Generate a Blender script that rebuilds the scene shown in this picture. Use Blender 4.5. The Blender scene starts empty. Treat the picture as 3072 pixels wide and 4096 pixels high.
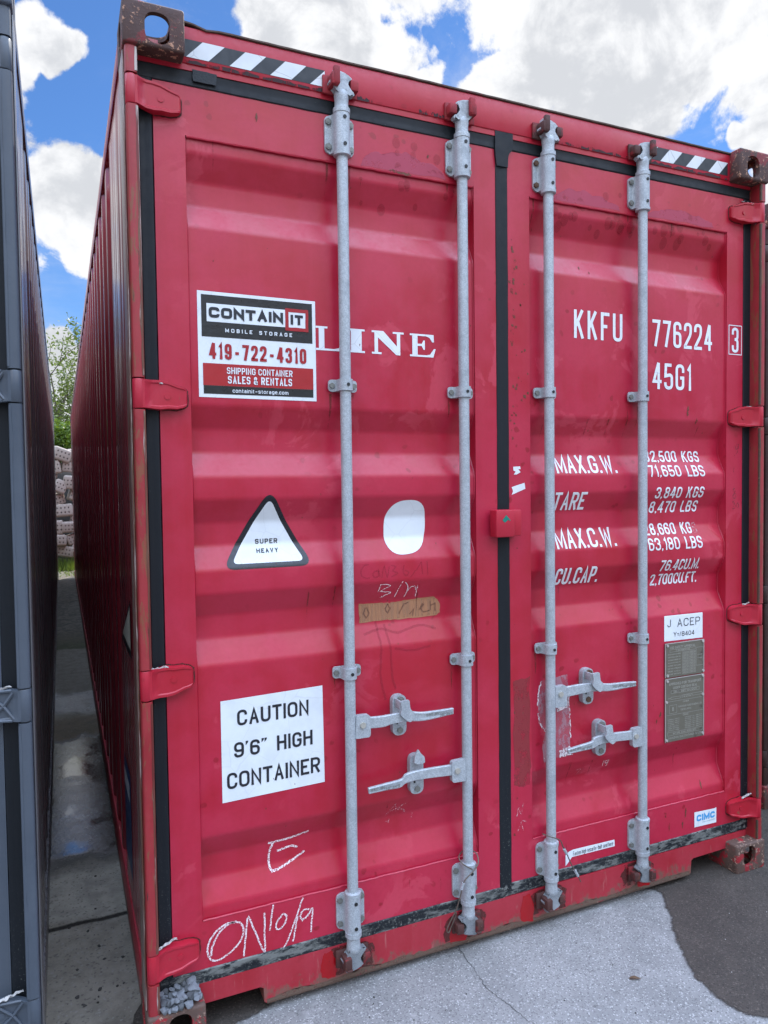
import bpy, bmesh, math, random
from mathutils import Vector, Matrix, noise as mnoise
R = math.radians
random.seed(7)
scene = bpy.context.scene
COL = scene.collection

# ------------------------------------------------------------------ camera
cam = bpy.data.cameras.new("camera")
cam.sensor_fit = 'VERTICAL'; cam.sensor_height = 36.0; cam.sensor_width = 27.0
cam.lens = 2918.44 / 4096 * 36.0
cam.clip_start = 0.05; cam.clip_end = 2000
camo = bpy.data.objects.new("camera", cam); COL.objects.link(camo)
_r = Vector((0.91437812, -0.40466323, -0.01266206))
_u = Vector((0.02635617, 0.02828749, 0.99925231))
_f = Vector((0.40400248, 0.91402817, -0.03653084))
camo.matrix_world = Matrix(((_r.x, _u.x, -_f.x, -0.17991), (_r.y, _u.y, -_f.y, -2.07598),
                            (_r.z, _u.z, -_f.z, 1.594666), (0, 0, 0, 1)))
scene.camera = camo

# ------------------------------------------------------------------ view, sky, sun
scene.view_settings.view_transform = 'Standard'
scene.view_settings.look = 'None'
scene.view_settings.gamma = 1.0
scene.view_settings.exposure = 1.17
SUN_EL, SUN_AZ = R(51), R(48)          # azimuth from +Y towards +X: behind the containers, to the right
sd = Vector((math.sin(SUN_AZ) * math.cos(SUN_EL), math.cos(SUN_AZ) * math.cos(SUN_EL), math.sin(SUN_EL)))
sl = bpy.data.lights.new("sun", 'SUN'); sl.energy = 3.2; sl.angle = R(0.5); sl.color = (1.0, 0.95, 0.87)
so = bpy.data.objects.new("sun", sl); COL.objects.link(so)
so.rotation_euler = sd.to_track_quat('Z', 'Y').to_euler(); so.location = (4, 8, 12)

world = bpy.data.worlds.new("World"); scene.world = world; world.use_nodes = True


class NT:
    """tiny node-tree helper"""
    def __init__(s, nt): s.t = nt; s.n = nt.nodes; s.l = nt.links
    def new(s, typ, **kw):
        nd = s.n.new(typ)
        for k, v in kw.items():
            setattr(nd, k, v)
        return nd
    def put(s, sock, v):
        if v is None: return
        if isinstance(v, bpy.types.NodeSocket): s.l.new(v, sock)
        else:
            if hasattr(sock.default_value, '__len__') and not hasattr(v, '__len__'): v = [v] * len(sock.default_value)
            if hasattr(sock.default_value, '__len__') and len(sock.default_value) == 4 and len(v) == 3: v = (*v, 1)
            sock.default_value = v
    def math(s, op, a, b=None, c=None, clamp=False):
        nd = s.new('ShaderNodeMath', operation=op, use_clamp=clamp)
        for i, v in enumerate((a, b, c)): s.put(nd.inputs[i], v) if v is not None else None
        return nd.outputs[0]
    def vec(s, op, a, b=None, out=0):
        nd = s.new('ShaderNodeVectorMath', operation=op)
        s.put(nd.inputs[0], a)
        if b is not None:
            if op == 'SCALE': s.put(nd.inputs['Scale'], b)
            else: s.put(nd.inputs[1], b)
        return nd.outputs[out]
    def noise(s, vec, scale, detail=4, rough=.55, dist=0.0, col=False):
        nd = s.new('ShaderNodeTexNoise'); s.put(nd.inputs['Vector'], vec)
        nd.inputs['Scale'].default_value = scale; nd.inputs['Detail'].default_value = detail
        nd.inputs['Roughness'].default_value = rough; nd.inputs['Distortion'].default_value = dist
        return nd.outputs['Color' if col else 'Fac']
    def voro(s, vec, scale, feature='F1', out='Distance', rnd=1.0):
        nd = s.new('ShaderNodeTexVoronoi', feature=feature); s.put(nd.inputs['Vector'], vec)
        nd.inputs['Scale'].default_value = scale; nd.inputs['Randomness'].default_value = rnd
        return nd.outputs[out]
    def ramp(s, f, a, b, lo=0.0, hi=1.0, smooth=True):
        nd = s.new('ShaderNodeMapRange', interpolation_type='SMOOTHSTEP' if smooth else 'LINEAR')
        s.put(nd.inputs[0], f)
        for i, v in enumerate((a, b, lo, hi)): s.put(nd.inputs[i + 1], v)
        return nd.outputs[0]
    def mix(s, f, a, b, mode='MIX'):
        nd = s.new('ShaderNodeMix', data_type='RGBA', blend_type=mode)
        s.put(nd.inputs[0], f); s.put(nd.inputs[6], a); s.put(nd.inputs[7], b)
        return nd.outputs[2]
    def sep(s, v):
        nd = s.new('ShaderNodeSeparateXYZ'); s.put(nd.inputs[0], v); return nd.outputs
    def comb(s, x, y, z):
        nd = s.new('ShaderNodeCombineXYZ')
        for i, v in enumerate((x, y, z)): s.put(nd.inputs[i], v)
        return nd.outputs[0]
    def mul(s, v, k): return s.vec('MULTIPLY', v, k)


def pix_dir(u, v):
    """direction of a cloud as seen in the photograph's sky"""
    d = _r * ((u - 1536) / 2918.44) - _u * ((v - 2048) / 2918.44) + _f
    return d.normalized()


def build_world():
    w = NT(world.node_tree)
    for nd in list(w.n): w.n.remove(nd)
    out = w.new('ShaderNodeOutputWorld'); bg = w.new('ShaderNodeBackground')
    sky = w.new('ShaderNodeTexSky', sky_type='NISHITA')
    sky.sun_disc = False; sky.sun_elevation = SUN_EL; sky.sun_rotation = SUN_AZ
    sky.altitude = 200; sky.air_density = 1.0; sky.dust_density = 0.15; sky.ozone_density = 2.5
    tc = w.new('ShaderNodeTexCoord'); d = tc.outputs['Generated']
    warp = w.noise(d, 5.0, 4, .6, col=True)
    wv = w.vec('SCALE', w.vec('SUBTRACT', warp, (.5, .5, .5)), .10)
    dw = w.vec('ADD', d, wv)
    # cumulus bodies (direction, angular radius)
    blobs = [((190, 165), .042), ((110, 245), .036), ((300, 185), .030), ((240, 240), .028), ((330, 720), .055), ((290, 830), .066), ((400, 900), .07), ((220, 690), .035), ((290, 980), .030), ((235, 1400), .035),
             ((250, 1530), .06), ((150, 1600), .08), ((330, 1700), .09), ((160, 1820), .09),
             ((1095, 60), .052), ((1060, -60), .045), ((1230, 110), .065), ((1390, 90), .05), ((1500, 240), .070), ((1620, 230), .05), ((1700, 330), .045), ((1330, 260), .09), ((1130, 190), .05),
             ((1990, 400), .050), ((2110, 320), .055), ((2270, 260), .065), ((2340, 100), .062), ((2450, 380), .10), ((2600, 150), .10), ((2740, 290), .055), ((2200, -30), .04),
             ((2900, 80), .078), ((3050, 150), .045), ((3060, 590), .035), ((2960, 560), .022), ((1930, -60), .030), ((1600, -90), .03),
             ((2500, -300), .2), ((1500, -500), .15), ((900, -800), .2), ((-900, 600), .25), ((3800, 700), .25), ((3600, 200), .2)]
    tot = None
    for (px, rad) in blobs:
        dist = w.vec('DISTANCE', dw, tuple(pix_dir(*px)), out=1)
        b = w.ramp(dist, rad * 1.25, rad * .35)
        tot = b if tot is None else w.math('MAXIMUM', tot, b)
    # out of view: broken cumulus by noise, thickened behind to light the doors
    sx = w.sep(d)
    fwd = w.vec('DOT_PRODUCT', d, tuple(_f), out=1)
    away = w.ramp(fwd, .72, .35)
    cum = w.noise(w.mul(d, (1, 1, 1.6)), 2.6, 3, .5)
    back = w.ramp(sx[1], .3, -.5)
    cover = w.math('MULTIPLY', w.ramp(cum, w.math('SUBTRACT', .52, w.math('MULTIPLY', back, .10)), .62), w.ramp(sx[2], .85, .5, .25, 1.0))
    tot = w.math('MAXIMUM', tot, w.math('MULTIPLY', cover, away))
    fb = w.noise(d, 11.0, 9, .62, .3)
    fine = w.noise(d, 26.0, 8, .65)
    dens = w.math('ADD', tot, w.math('ADD', w.math('MULTIPLY', w.math('SUBTRACT', fb, .5), 1.9),
                                     w.math('MULTIPLY', w.math('SUBTRACT', fine, .5), .7)))
    dens = w.math('MULTIPLY', dens, w.ramp(tot, .0, .25))
    alpha = w.ramp(dens, .28, .56)
    wisp = w.math('MULTIPLY', w.ramp(w.noise(w.mul(d, (1, 1, 2.2)), 3.2, 8, .68, .4), .48, .78), .38)
    alpha = w.math('MAXIMUM', alpha, w.math('MULTIPLY', wisp, w.ramp(tot, -.2, .4)))
    # lit tops and greyer thick bellies
    up = w.vec('ADD', d, (.012, .02, .035))
    fb2 = w.noise(up, 11.0, 6, .6, .3)
    relief = w.math('MULTIPLY', w.math('SUBTRACT', fb, fb2), 1.6)
    shade = w.ramp(w.math('ADD', w.noise(d, 6.5, 6, .55), w.math('SUBTRACT', w.math('MULTIPLY', dens, .12), relief)), .42, .86)
    ccol = w.mix(shade, CLOUD_LIT, CLOUD_DIM)
    back_gain = w.ramp(w.math('MULTIPLY', w.ramp(sx[1], .15, -.5), w.ramp(sx[2], .10, .50, .0, 1.0)), 0, 1, 1.0, CLOUD_BACK, False)  # unseen clouds behind the camera brightened to light the doors
    ccol = w.vec('SCALE', ccol, back_gain)
    skyc = w.vec('SCALE', sky.outputs[0], SKY_STR)
    skyc = w.mul(skyc, SKY_TINT)
    # bright bluish fill added overhead and behind the camera to light ground and alley
    sky_fill = w.math('MULTIPLY', w.math('MULTIPLY', w.ramp(fwd, .62, .05), w.ramp(sx[2], .20, .60)), w.ramp(w.noise(w.mul(d, (1, 1, .6)), 1.6, 4, .5), .25, .7, .55, 1.0))
    skyc = w.mix(sky_fill, skyc, w.vec('SCALE', FILL_COL, w.ramp(sx[2], .35, .90, .8, 2.0)))
    hz = w.ramp(sx[2], .0, .16, 1.0, 0.0)
    skyc = w.mix(w.math('MULTIPLY', hz, .25), skyc, (.22, .28, .36))
    # added dimming of the low sky behind the camera, cuts grey door reflections
    low = w.math('MULTIPLY', w.ramp(sx[1], .1, -.3), w.ramp(sx[2], .30, .02))
    col = w.vec('SCALE', w.mix(alpha, skyc, ccol), w.ramp(low, 0, 1, 1.0, .38, False))
    w.put(bg.inputs[0], col); bg.inputs[1].default_value = 1.0
    w.l.new(bg.outputs[0], out.inputs[0])


SKY_STR, SKY_TINT, CLOUD_BACK = 0.05, (.62, .93, 1.30), 2.6
FILL_COL = (.94, 1.18, 1.64)
CLOUD_LIT, CLOUD_DIM = (.45, .455, .465), (.315, .325, .345)
build_world()

# ------------------------------------------------------------------ materials
MATS = {}


def mat(name):
    m = bpy.data.materials.new(name); m.use_nodes = True
    t = NT(m.node_tree)
    for nd in list(t.n): t.n.remove(nd)
    out = t.new('ShaderNodeOutputMaterial'); bs = t.new('ShaderNodeBsdfPrincipled')
    t.l.new(bs.outputs[0], out.inputs[0])
    geo = t.new('ShaderNodeNewGeometry')
    MATS[name] = m
    return m, t, bs, geo.outputs['Position'], out


def bump(t, bs, h, strength=.3, dist=.002):
    b = t.new('ShaderNodeBump'); b.inputs['Strength'].default_value = strength; b.inputs['Distance'].default_value = dist
    t.put(b.inputs['Height'], h); t.l.new(b.outputs[0], bs.inputs['Normal'])


def plain(name, col, rough=.5, metal=0.0, var=.15, scale=30, bmp=0.0):
    m, t, bs, P, _ = mat(name)
    n = t.noise(P, scale, 5, .6)
    a = tuple(c * (1 - var) for c in col); b = tuple(min(1, c * (1 + var)) for c in col)
    t.put(bs.inputs['Base Color'], t.mix(n, a, b))
    t.put(bs.inputs['Roughness'], t.ramp(t.noise(P, scale * 2, 3), .3, .7, rough - .06, rough + .08))
    bs.inputs['Metallic'].default_value = metal
    if bmp: bump(t, bs, n, bmp)
    return m


def paint(name, col, faded, rough=.42, rust=.5, chalk=.5, scrape=0.0, spec=.5, dirt=0.0, dent=1.0):
    """weathered enamel on steel: fading, run-off streaks, stains, chips and rust"""
    m, t, bs, P, _ = mat(name)
    big = t.noise(P, 1.7, 4, .55, .3)
    med = t.noise(P, 9, 6, .6, .2)
    fin = t.noise(P, 85, 4, .6)
    streak = t.noise(t.mul(P, (26, 26, 1.3)), 1.0, 5, .6)
    f = t.math('ADD', t.math('MULTIPLY', big, .55), t.math('MULTIPLY', med, .35))
    f = t.math('ADD', f, t.math('MULTIPLY', streak, .22))
    c = t.mix(t.ramp(f, .40, .66), col, faded)
    if chalk > .8:
        wash = t.math('MULTIPLY', t.ramp(t.noise(t.mul(P, (2.2, 2.2, 3.4)), 1.0, 6, .6, .8), .50, .66), .45)
        c = t.mix(wash, c, tuple(min(1, x * 1.05 + .010) for x in faded))
    # dried water marks: rounded spots and tide lines
    sp = t.voro(t.vec('ADD', P, t.vec('SCALE', t.noise(P, 20, 3, .5, col=True), .035)), 19)
    spots = t.math('MULTIPLY', t.ramp(sp, .20, .15), t.ramp(t.noise(P, 3.2, 2), .5, .62))
    c = t.mix(t.math('MULTIPLY', spots, .75 * chalk), c, tuple(x * .72 for x in col))
    tide = t.math('MULTIPLY', t.ramp(t.noise(P, 6.0, 7, .62, .6), .56, .60), t.ramp(t.noise(P, 1.3, 2), .46, .6))
    c = t.mix(t.math('MULTIPLY', tide, .50 * chalk), c, tuple(min(1, x * 1.15 + .035) for x in faded))
    if dent >= 1: c = t.mix(t.math('MULTIPLY', t.ramp(fin, .35, .75), .16), c, tuple(x * .78 for x in col))
    # chips and rust freckles
    ch = t.noise(P, 33, 6, .7)
    chips = t.math('MULTIPLY', t.ramp(ch, .735 - .05 * rust, .77 - .05 * rust), t.ramp(t.noise(P, 2.3, 3), .48, .6))
    c = t.mix(chips, c, (.075, .028, .014))
    halo = t.math('MULTIPLY', t.ramp(ch, .68 - .05 * rust, .74 - .05 * rust), t.ramp(t.noise(P, 2.3, 3), .48, .6))
    c = t.mix(t.math('MULTIPLY', halo, .3), c, (.30, .10, .05))
    scr = t.noise(t.mul(P, (48, 48, 9.0)), 1.0, 7, .75, .5)
    if scrape:
        s1 = t.ramp(scr, .66 - .12 * scrape, .72 - .12 * scrape)
        c = t.mix(t.math('MULTIPLY', s1, .8), c, (.20, .075, .035))
        s2 = t.ramp(t.noise(t.mul(P, (85, 85, 7.0)), 1.0, 7, .75), .70 - .08 * scrape, .74 - .08 * scrape)
        c = t.mix(s2, c, (.05, .022, .015))
    if dirt:
        z = t.sep(P)[2]
        dn = t.math('ADD', t.noise(t.mul(P, (22, 22, 16)), 1.0, 8, .72), t.ramp(z, .022, .10, .16, -.13, False))
        c = t.mix(t.math('MULTIPLY', t.ramp(dn, .50, .62), dirt), c, (.15, .095, .068))
        sc2 = t.ramp(t.noise(t.mul(P, (70, 70, 7)), 1.0, 6, .72), .60, .67)
        c = t.mix(t.math('MULTIPLY', sc2, .55 * dirt), c, (.42, .18, .16))
    t.put(bs.inputs['Base Color'], c)
    rg = t.ramp(t.math('ADD', t.math('MULTIPLY', med, .6), t.math('MULTIPLY', fin, .4)), .35, .7, rough - .08, rough + .13)
    if dent < 1: rg = t.ramp(t.noise(t.mul(P, (60, 34, .9)), 1.0, 5, .65), .36, .64, .11, .46)
    t.put(bs.inputs['Roughness'], t.mix(chips, rg, .85))
    bs.inputs['Specular IOR Level'].default_value = spec
    h = t.math('ADD', t.math('MULTIPLY', big, 1.4 * dent), t.math('SUBTRACT', t.math('MULTIPLY', fin, .05), t.math('MULTIPLY', chips, .35)))
    if dent >= 1: bump(t, bs, h, .35, .006)
    return m


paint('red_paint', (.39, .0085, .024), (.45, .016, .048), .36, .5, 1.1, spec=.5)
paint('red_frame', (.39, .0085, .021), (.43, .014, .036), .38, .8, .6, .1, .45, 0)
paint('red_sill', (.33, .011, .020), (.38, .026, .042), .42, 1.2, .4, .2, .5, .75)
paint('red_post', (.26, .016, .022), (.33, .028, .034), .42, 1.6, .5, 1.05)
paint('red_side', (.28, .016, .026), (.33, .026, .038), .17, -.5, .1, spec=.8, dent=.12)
paint('gray_paint', (.058, .072, .092), (.070, .085, .107), .38, -.1, .25)
paint('gray_side', (.11, .105, .11), (.13, .125, .13), .17, -.5, .1, spec=.8, dent=.12)
paint('brown_paint', (.026, .010, .008), (.035, .013, .010), .4, .9, .4, .2)


def scraped(name):
    m, t, bs, P, _ = mat(name)
    a = t.noise(t.mul(P, (70, 110, 1.6)), 1.0, 7, .7, .3)
    b = t.noise(t.mul(P, (40, 150, 2.6)), 1.0, 6, .7)
    c = t.mix(t.ramp(a, .42, .60), (.13, .016, .016), (.14, .075, .045))
    c = t.mix(t.ramp(b, .50, .60), c, (.46, .40, .36))
    c = t.mix(t.ramp(t.noise(t.mul(P, (80, 190, 4)), 1, 5, .7), .62, .7), c, (.035, .02, .016))
    t.put(bs.inputs['Base Color'], c); bs.inputs['Roughness'].default_value = .30
    bump(t, bs, a, .4, .004)


scraped('scraped_steel')


def rusty(name, base, pale, red, thr=.60, redthr=.62):
    m, t, bs, P, _ = mat(name)
    n = t.noise(P, 18, 8, .65, .3); n2 = t.noise(P, 60, 6, .7)
    c = t.mix(n, tuple(x * .65 for x in base), tuple(x * 1.5 for x in base))
    rd = t.ramp(t.noise(P, 13, 6, .65, .5), redthr - .02, redthr + .03)
    c = t.mix(rd, c, red)
    orange = t.ramp(t.noise(P, 24, 5, .6, .6), .60, .70)
    c = t.mix(t.math('MULTIPLY', orange, .6), c, (.16, .055, .025))
    sp = t.math('MULTIPLY', t.ramp(n2, thr, thr + .05), t.ramp(t.noise(P, 11, 3), .42, .54))
    c = t.mix(sp, c, pale)
    t.put(bs.inputs['Base Color'], c); bs.inputs['Roughness'].default_value = .72
    bump(t, bs, t.math('ADD', n2, t.math('MULTIPLY', sp, .6)), .7, .003)


rusty('rust_casting', (.060, .027, .021), (.46, .24, .15), (.17, .018, .020), .55, .57)
rusty('rust_low', (.095, .055, .042), (.40, .26, .19), (.30, .014, .022), .55, .525)
rusty('rust_keeper', (.06, .020, .016), (.38, .16, .13), (.17, .014, .016), .64, .56)
rusty('red_keeper', (.22, .014, .020), (.50, .30, .28), (.30, .014, .022), .66, .50)
rusty('gray_casting', (.07, .085, .115), (.2, .2, .22), (.06, .08, .11), .8)
rusty('edge_rust', (.07, .040, .026), (.23, .17, .11), (.12, .02, .02), .62)


def galv(name, dirt=.35, k=1.0):
    m, t, bs, P, _ = mat(name)
    v = t.voro(P, 420, out='Color'); n = t.noise(P, 55, 6, .65); big = t.noise(P, 6, 4)
    vv = t.sep(v)[0]
    c = t.mix(vv, tuple(x * k for x in (.315, .34, .36)), tuple(x * k for x in (.49, .525, .55)))
    c = t.mix(t.math('MULTIPLY', t.ramp(n, .48, .7), dirt * 1.3), c, (.25, .27, .28))
    st = t.ramp(t.noise(t.mul(P, (160, 160, 7)), 1, 5, .65), .6, .74)
    c = t.mix(t.math('MULTIPLY', st, .35), c, (.30, .30, .29))
    c = t.mix(t.math('MULTIPLY', t.ramp(big, .55, .75), .30), c, (.58, .60, .62))
    pt = t.noise(P, 17, 5, .6, .3)
    c = t.mix(t.math('MULTIPLY', t.ramp(pt, .48, .66), .34), c, (.24, .265, .29))
    t.put(bs.inputs['Base Color'], c)
    t.put(bs.inputs['Roughness'], t.ramp(n, .3, .7, .42, .62)); bs.inputs['Metallic'].default_value = .25
    bump(t, bs, t.math('ADD', n, t.math('MULTIPLY', vv, .3)), .25, .0015)


galv('galvanised'); galv('galvanised_dirty', .8); galv('galvanised_dark', 1.0, .55)
plain('bolt_steel', (.20, .20, .18), .5, .4, .4, 120, .2)
plain('rusty_bolt', (.11, .06, .035), .6, .2, .4, 120, .2)
plain('brass_pin', (.50, .48, .42), .35, .5, .2, 120)
plain('black_plastic', (.012, .012, .012), .5)


def rubber(name, scuff):
    m, t, bs, P, _ = mat(name)
    n = t.noise(P, 45, 7, .7); st = t.noise(t.mul(P, (1.2, 1, 1)), 130, 5, .7)
    c = t.mix(t.noise(P, 4, 4), (.0065, .0085, .0115), (.011, .0135, .017))
    c = t.mix(t.math('MULTIPLY', t.ramp(st, .66 - .16 * scuff, .78 - .1 * scuff), t.ramp(n, .56 - .25 * scuff, .66)), c, (.23, .235, .21))
    zz = t.sep(P)[2]
    sp = t.math('MULTIPLY', t.ramp(t.noise(P, 210, 3, .6), .62, .70), t.ramp(t.math('ADD', zz, t.math('MULTIPLY', n, .5)), .95, .35))
    c = t.mix(t.math('MULTIPLY', sp, .8), c, (.22, .23, .21))
    if scuff > .5:
        c = t.mix(t.math('MULTIPLY', t.ramp(t.noise(t.mul(P, (9, 9, 30)), 1, 7, .68), .44, .60), .85), c, (.20, .205, .19))
        c = t.mix(t.ramp(t.noise(t.mul(P, (20, 20, 70)), 1, 7, .72), .53, .58), c, (.014, .017, .02))
    t.put(bs.inputs['Base Color'], c)
    t.put(bs.inputs['Roughness'], t.ramp(n, .3, .7, .42, .62)); bs.inputs['Specular IOR Level'].default_value = .28
    bump(t, bs, t.noise(P, 7, 3), .3, .004)


rubber('rubber', .12); rubber('rubber_scuffed', 1.0)
plain('tape_black', (.013, .016, .019), .7, 0, .3, 160, .6)


def vinyl(name, col, rough=.35, crack=0.0, wrinkle=.15):
    m, t, bs, P, _ = mat(name)
    n = t.noise(P, 14, 5, .6)
    c = t.mix(t.ramp(n, .35, .75), col, tuple(x * .90 for x in col))
    if crack:
        e = t.voro(t.vec('ADD', P, t.vec('SCALE', t.noise(P, 9, 3, col=True), .03)), 9, 'DISTANCE_TO_EDGE')
        c = t.mix(t.math('MULTIPLY', t.ramp(e, .012, .004), crack), c, (.28, .27, .28))
    t.put(bs.inputs['Base Color'], c)
    t.put(bs.inputs['Roughness'], t.ramp(t.noise(P, 50, 4), .3, .7, rough - .05, rough + .1))
    bump(t, bs, t.noise(P, 70, 4, .6), wrinkle, .0015)


vinyl('white_vinyl', (.72, .76, .79), .4, .12); vinyl('black_vinyl', (.014, .015, .016), .32, 0, .55)
vinyl('sign_red', (.38, .010, .014), .4); vinyl('sign_red_text', (.35, .008, .014), .4)
vinyl('letter_white', (.74, .77, .80), .45, .25); vinyl('ink_black', (.013, .014, .020), .5)
vinyl('hazard_white', (.66, .68, .69), .45, .5); vinyl('hazard_black', (.016, .019, .023), .5)
vinyl('triangle_black', (.010, .011, .016), .28); vinyl('green_vinyl', (.0, .19, .14), .45)
vinyl('logo_blue', (.06, .33, .66), .5); vinyl('deep_blue', (.02, .06, .18), .4); vinyl('cream_vinyl', (.62, .60, .48), .5)
vinyl('ghost_grey', (.34, .28, .30), .5); vinyl('text_grey', (.30, .42, .48), .5)


def decal_alpha(name, col, cover, scale=260, rough=.7, stretch=(1, 1, 1), maxa=1.0, mina=0.0):
    """chalk, crayon and residue: broken film, bare metal showing between the grains"""
    m, t, bs, P, out = mat(name)
    n = t.noise(t.mul(P, stretch), scale, 4, .7)
    a = t.ramp(n, .62 - cover * .36, .70 - cover * .30, mina, maxa)
    t.put(bs.inputs['Base Color'], t.mix(t.noise(P, 30, 3), col, tuple(min(1, x * 1.1) for x in col)))
    bs.inputs['Roughness'].default_value = rough
    t.put(bs.inputs['Alpha'], a)


decal_alpha('chalk', (.78, .66, .67), .60, 240); decal_alpha('chalk_faint', (.62, .40, .43), .36)
decal_alpha('crayon_dark', (.21, .010, .024), 1.1, 60, maxa=.20, mina=.02); decal_alpha('crayon_brown', (.10, .03, .025), 1.0, 70, maxa=.40, mina=.04); decal_alpha('pen_dark', (.07, .03, .03), .42, 200)
decal_alpha('residue', (.46, .27, .31), .5, 30, .5, (1, 1, .5), .58, .22); decal_alpha('residue_edge', (.70, .62, .63), .55, 110)
decal_alpha('tan_patch', (.34, .155, .075), 1.35, 30); decal_alpha('tan_streak', (.40, .21, .12), .5, 30, .7, (3.0, 1, .12), .5)
decal_alpha('grime', (.035, .012, .013), .60, 26, .8, (1.6, 1, .5)); decal_alpha('rust_stain', (.13, .042, .022), .60, 60)
decal_alpha('touchup', (.33, .003, .007), 1.2, 25, .26); decal_alpha('faint_red', (.27, .030, .036), .7, 30, .6, (1, 1, .6), .75, .25)


decal_alpha('chalky_film', (.47, .075, .125), .9, 40, .7, (1, 1, 1), .62, .30); decal_alpha('dark_drip', (.30, .008, .020), 1.0, 30, .35, (1, 1, 1), .24, .08); decal_alpha('rust_run', (.16, .035, .022), .5, 50, .8, (1, 1, .2), .5, .0)


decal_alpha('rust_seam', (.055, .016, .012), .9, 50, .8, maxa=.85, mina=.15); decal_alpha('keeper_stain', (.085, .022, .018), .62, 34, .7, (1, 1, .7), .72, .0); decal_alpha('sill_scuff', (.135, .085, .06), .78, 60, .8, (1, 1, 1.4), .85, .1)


def plate_mat(name):
    m, t, bs, P, _ = mat(name)
    n = t.noise(P, 40, 7, .7)
    c = t.mix(n, (.125, .115, .085), (.20, .185, .145))
    c = t.mix(t.ramp(t.noise(P, 16, 5), .58, .70), c, (.075, .062, .048))
    t.put(bs.inputs['Base Color'], c); bs.inputs['Roughness'].default_value = .5; bs.inputs['Metallic'].default_value = .35
    bump(t, bs, n, .2, .001)


plate_mat('data_plate'); plain('plate_edge', (.55, .52, .49), .35, .5, .2, 90); plain('plate_text', (.36, .345, .29), .5)


def concrete(name, lo, hi, wet=0.0, rough=.82, speck=1.0, bmp=.5):
    m, t, bs, P, _ = mat(name)
    big = t.noise(P, 1.2, 6, .6, .4); med = t.noise(P, 7, 6, .62); fin = t.noise(P, 120, 5, .7)
    f = t.math('ADD', t.math('MULTIPLY', big, .5), t.math('MULTIPLY', med, .5))
    c = t.mix(t.ramp(f, .36, .66), lo, hi)
    g = t.voro(P, 260, out='Color'); gg = t.sep(g)
    c = t.mix(t.math('MULTIPLY', t.ramp(gg[0], .82, .9), .55 * speck), c, tuple(x * .34 for x in lo))
    c = t.mix(t.math('MULTIPLY', t.ramp(gg[1], .9, .95), .6 * speck), c, tuple(min(.8, x * 2.0) for x in hi))
    c = t.mix(t.math('MULTIPLY', t.ramp(fin, .5, .75), .45), c, tuple(x * .55 for x in lo))
    ch = t.math('MULTIPLY', t.ramp(t.noise(P, 3.3, 8, .68, .8), .62, .72), t.ramp(t.noise(P, 30, 5), .4, .6))
    c = t.mix(t.math('MULTIPLY', ch, .6 * (1 - wet)), c, tuple(min(.8, x * 1.45) for x in hi))
    t.put(bs.inputs['Base Color'], c)
    t.put(bs.inputs['Roughness'], t.ramp(fin, .3, .7, rough - .08, rough + .1))
    bump(t, bs, t.math('ADD', t.math('MULTIPLY', fin, .7), t.math('MULTIPLY', gg[2], .5)), bmp, .004)


concrete('dry_concrete', (.200, .196, .190), (.272, .266, .256))
concrete('wet_asphalt', (.042, .034, .027), (.068, .055, .044), 1.0, .72, 1.1, .7)
concrete('yard_dark', (.07, .066, .06), (.11, .10, .092), .3, .85)


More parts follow.
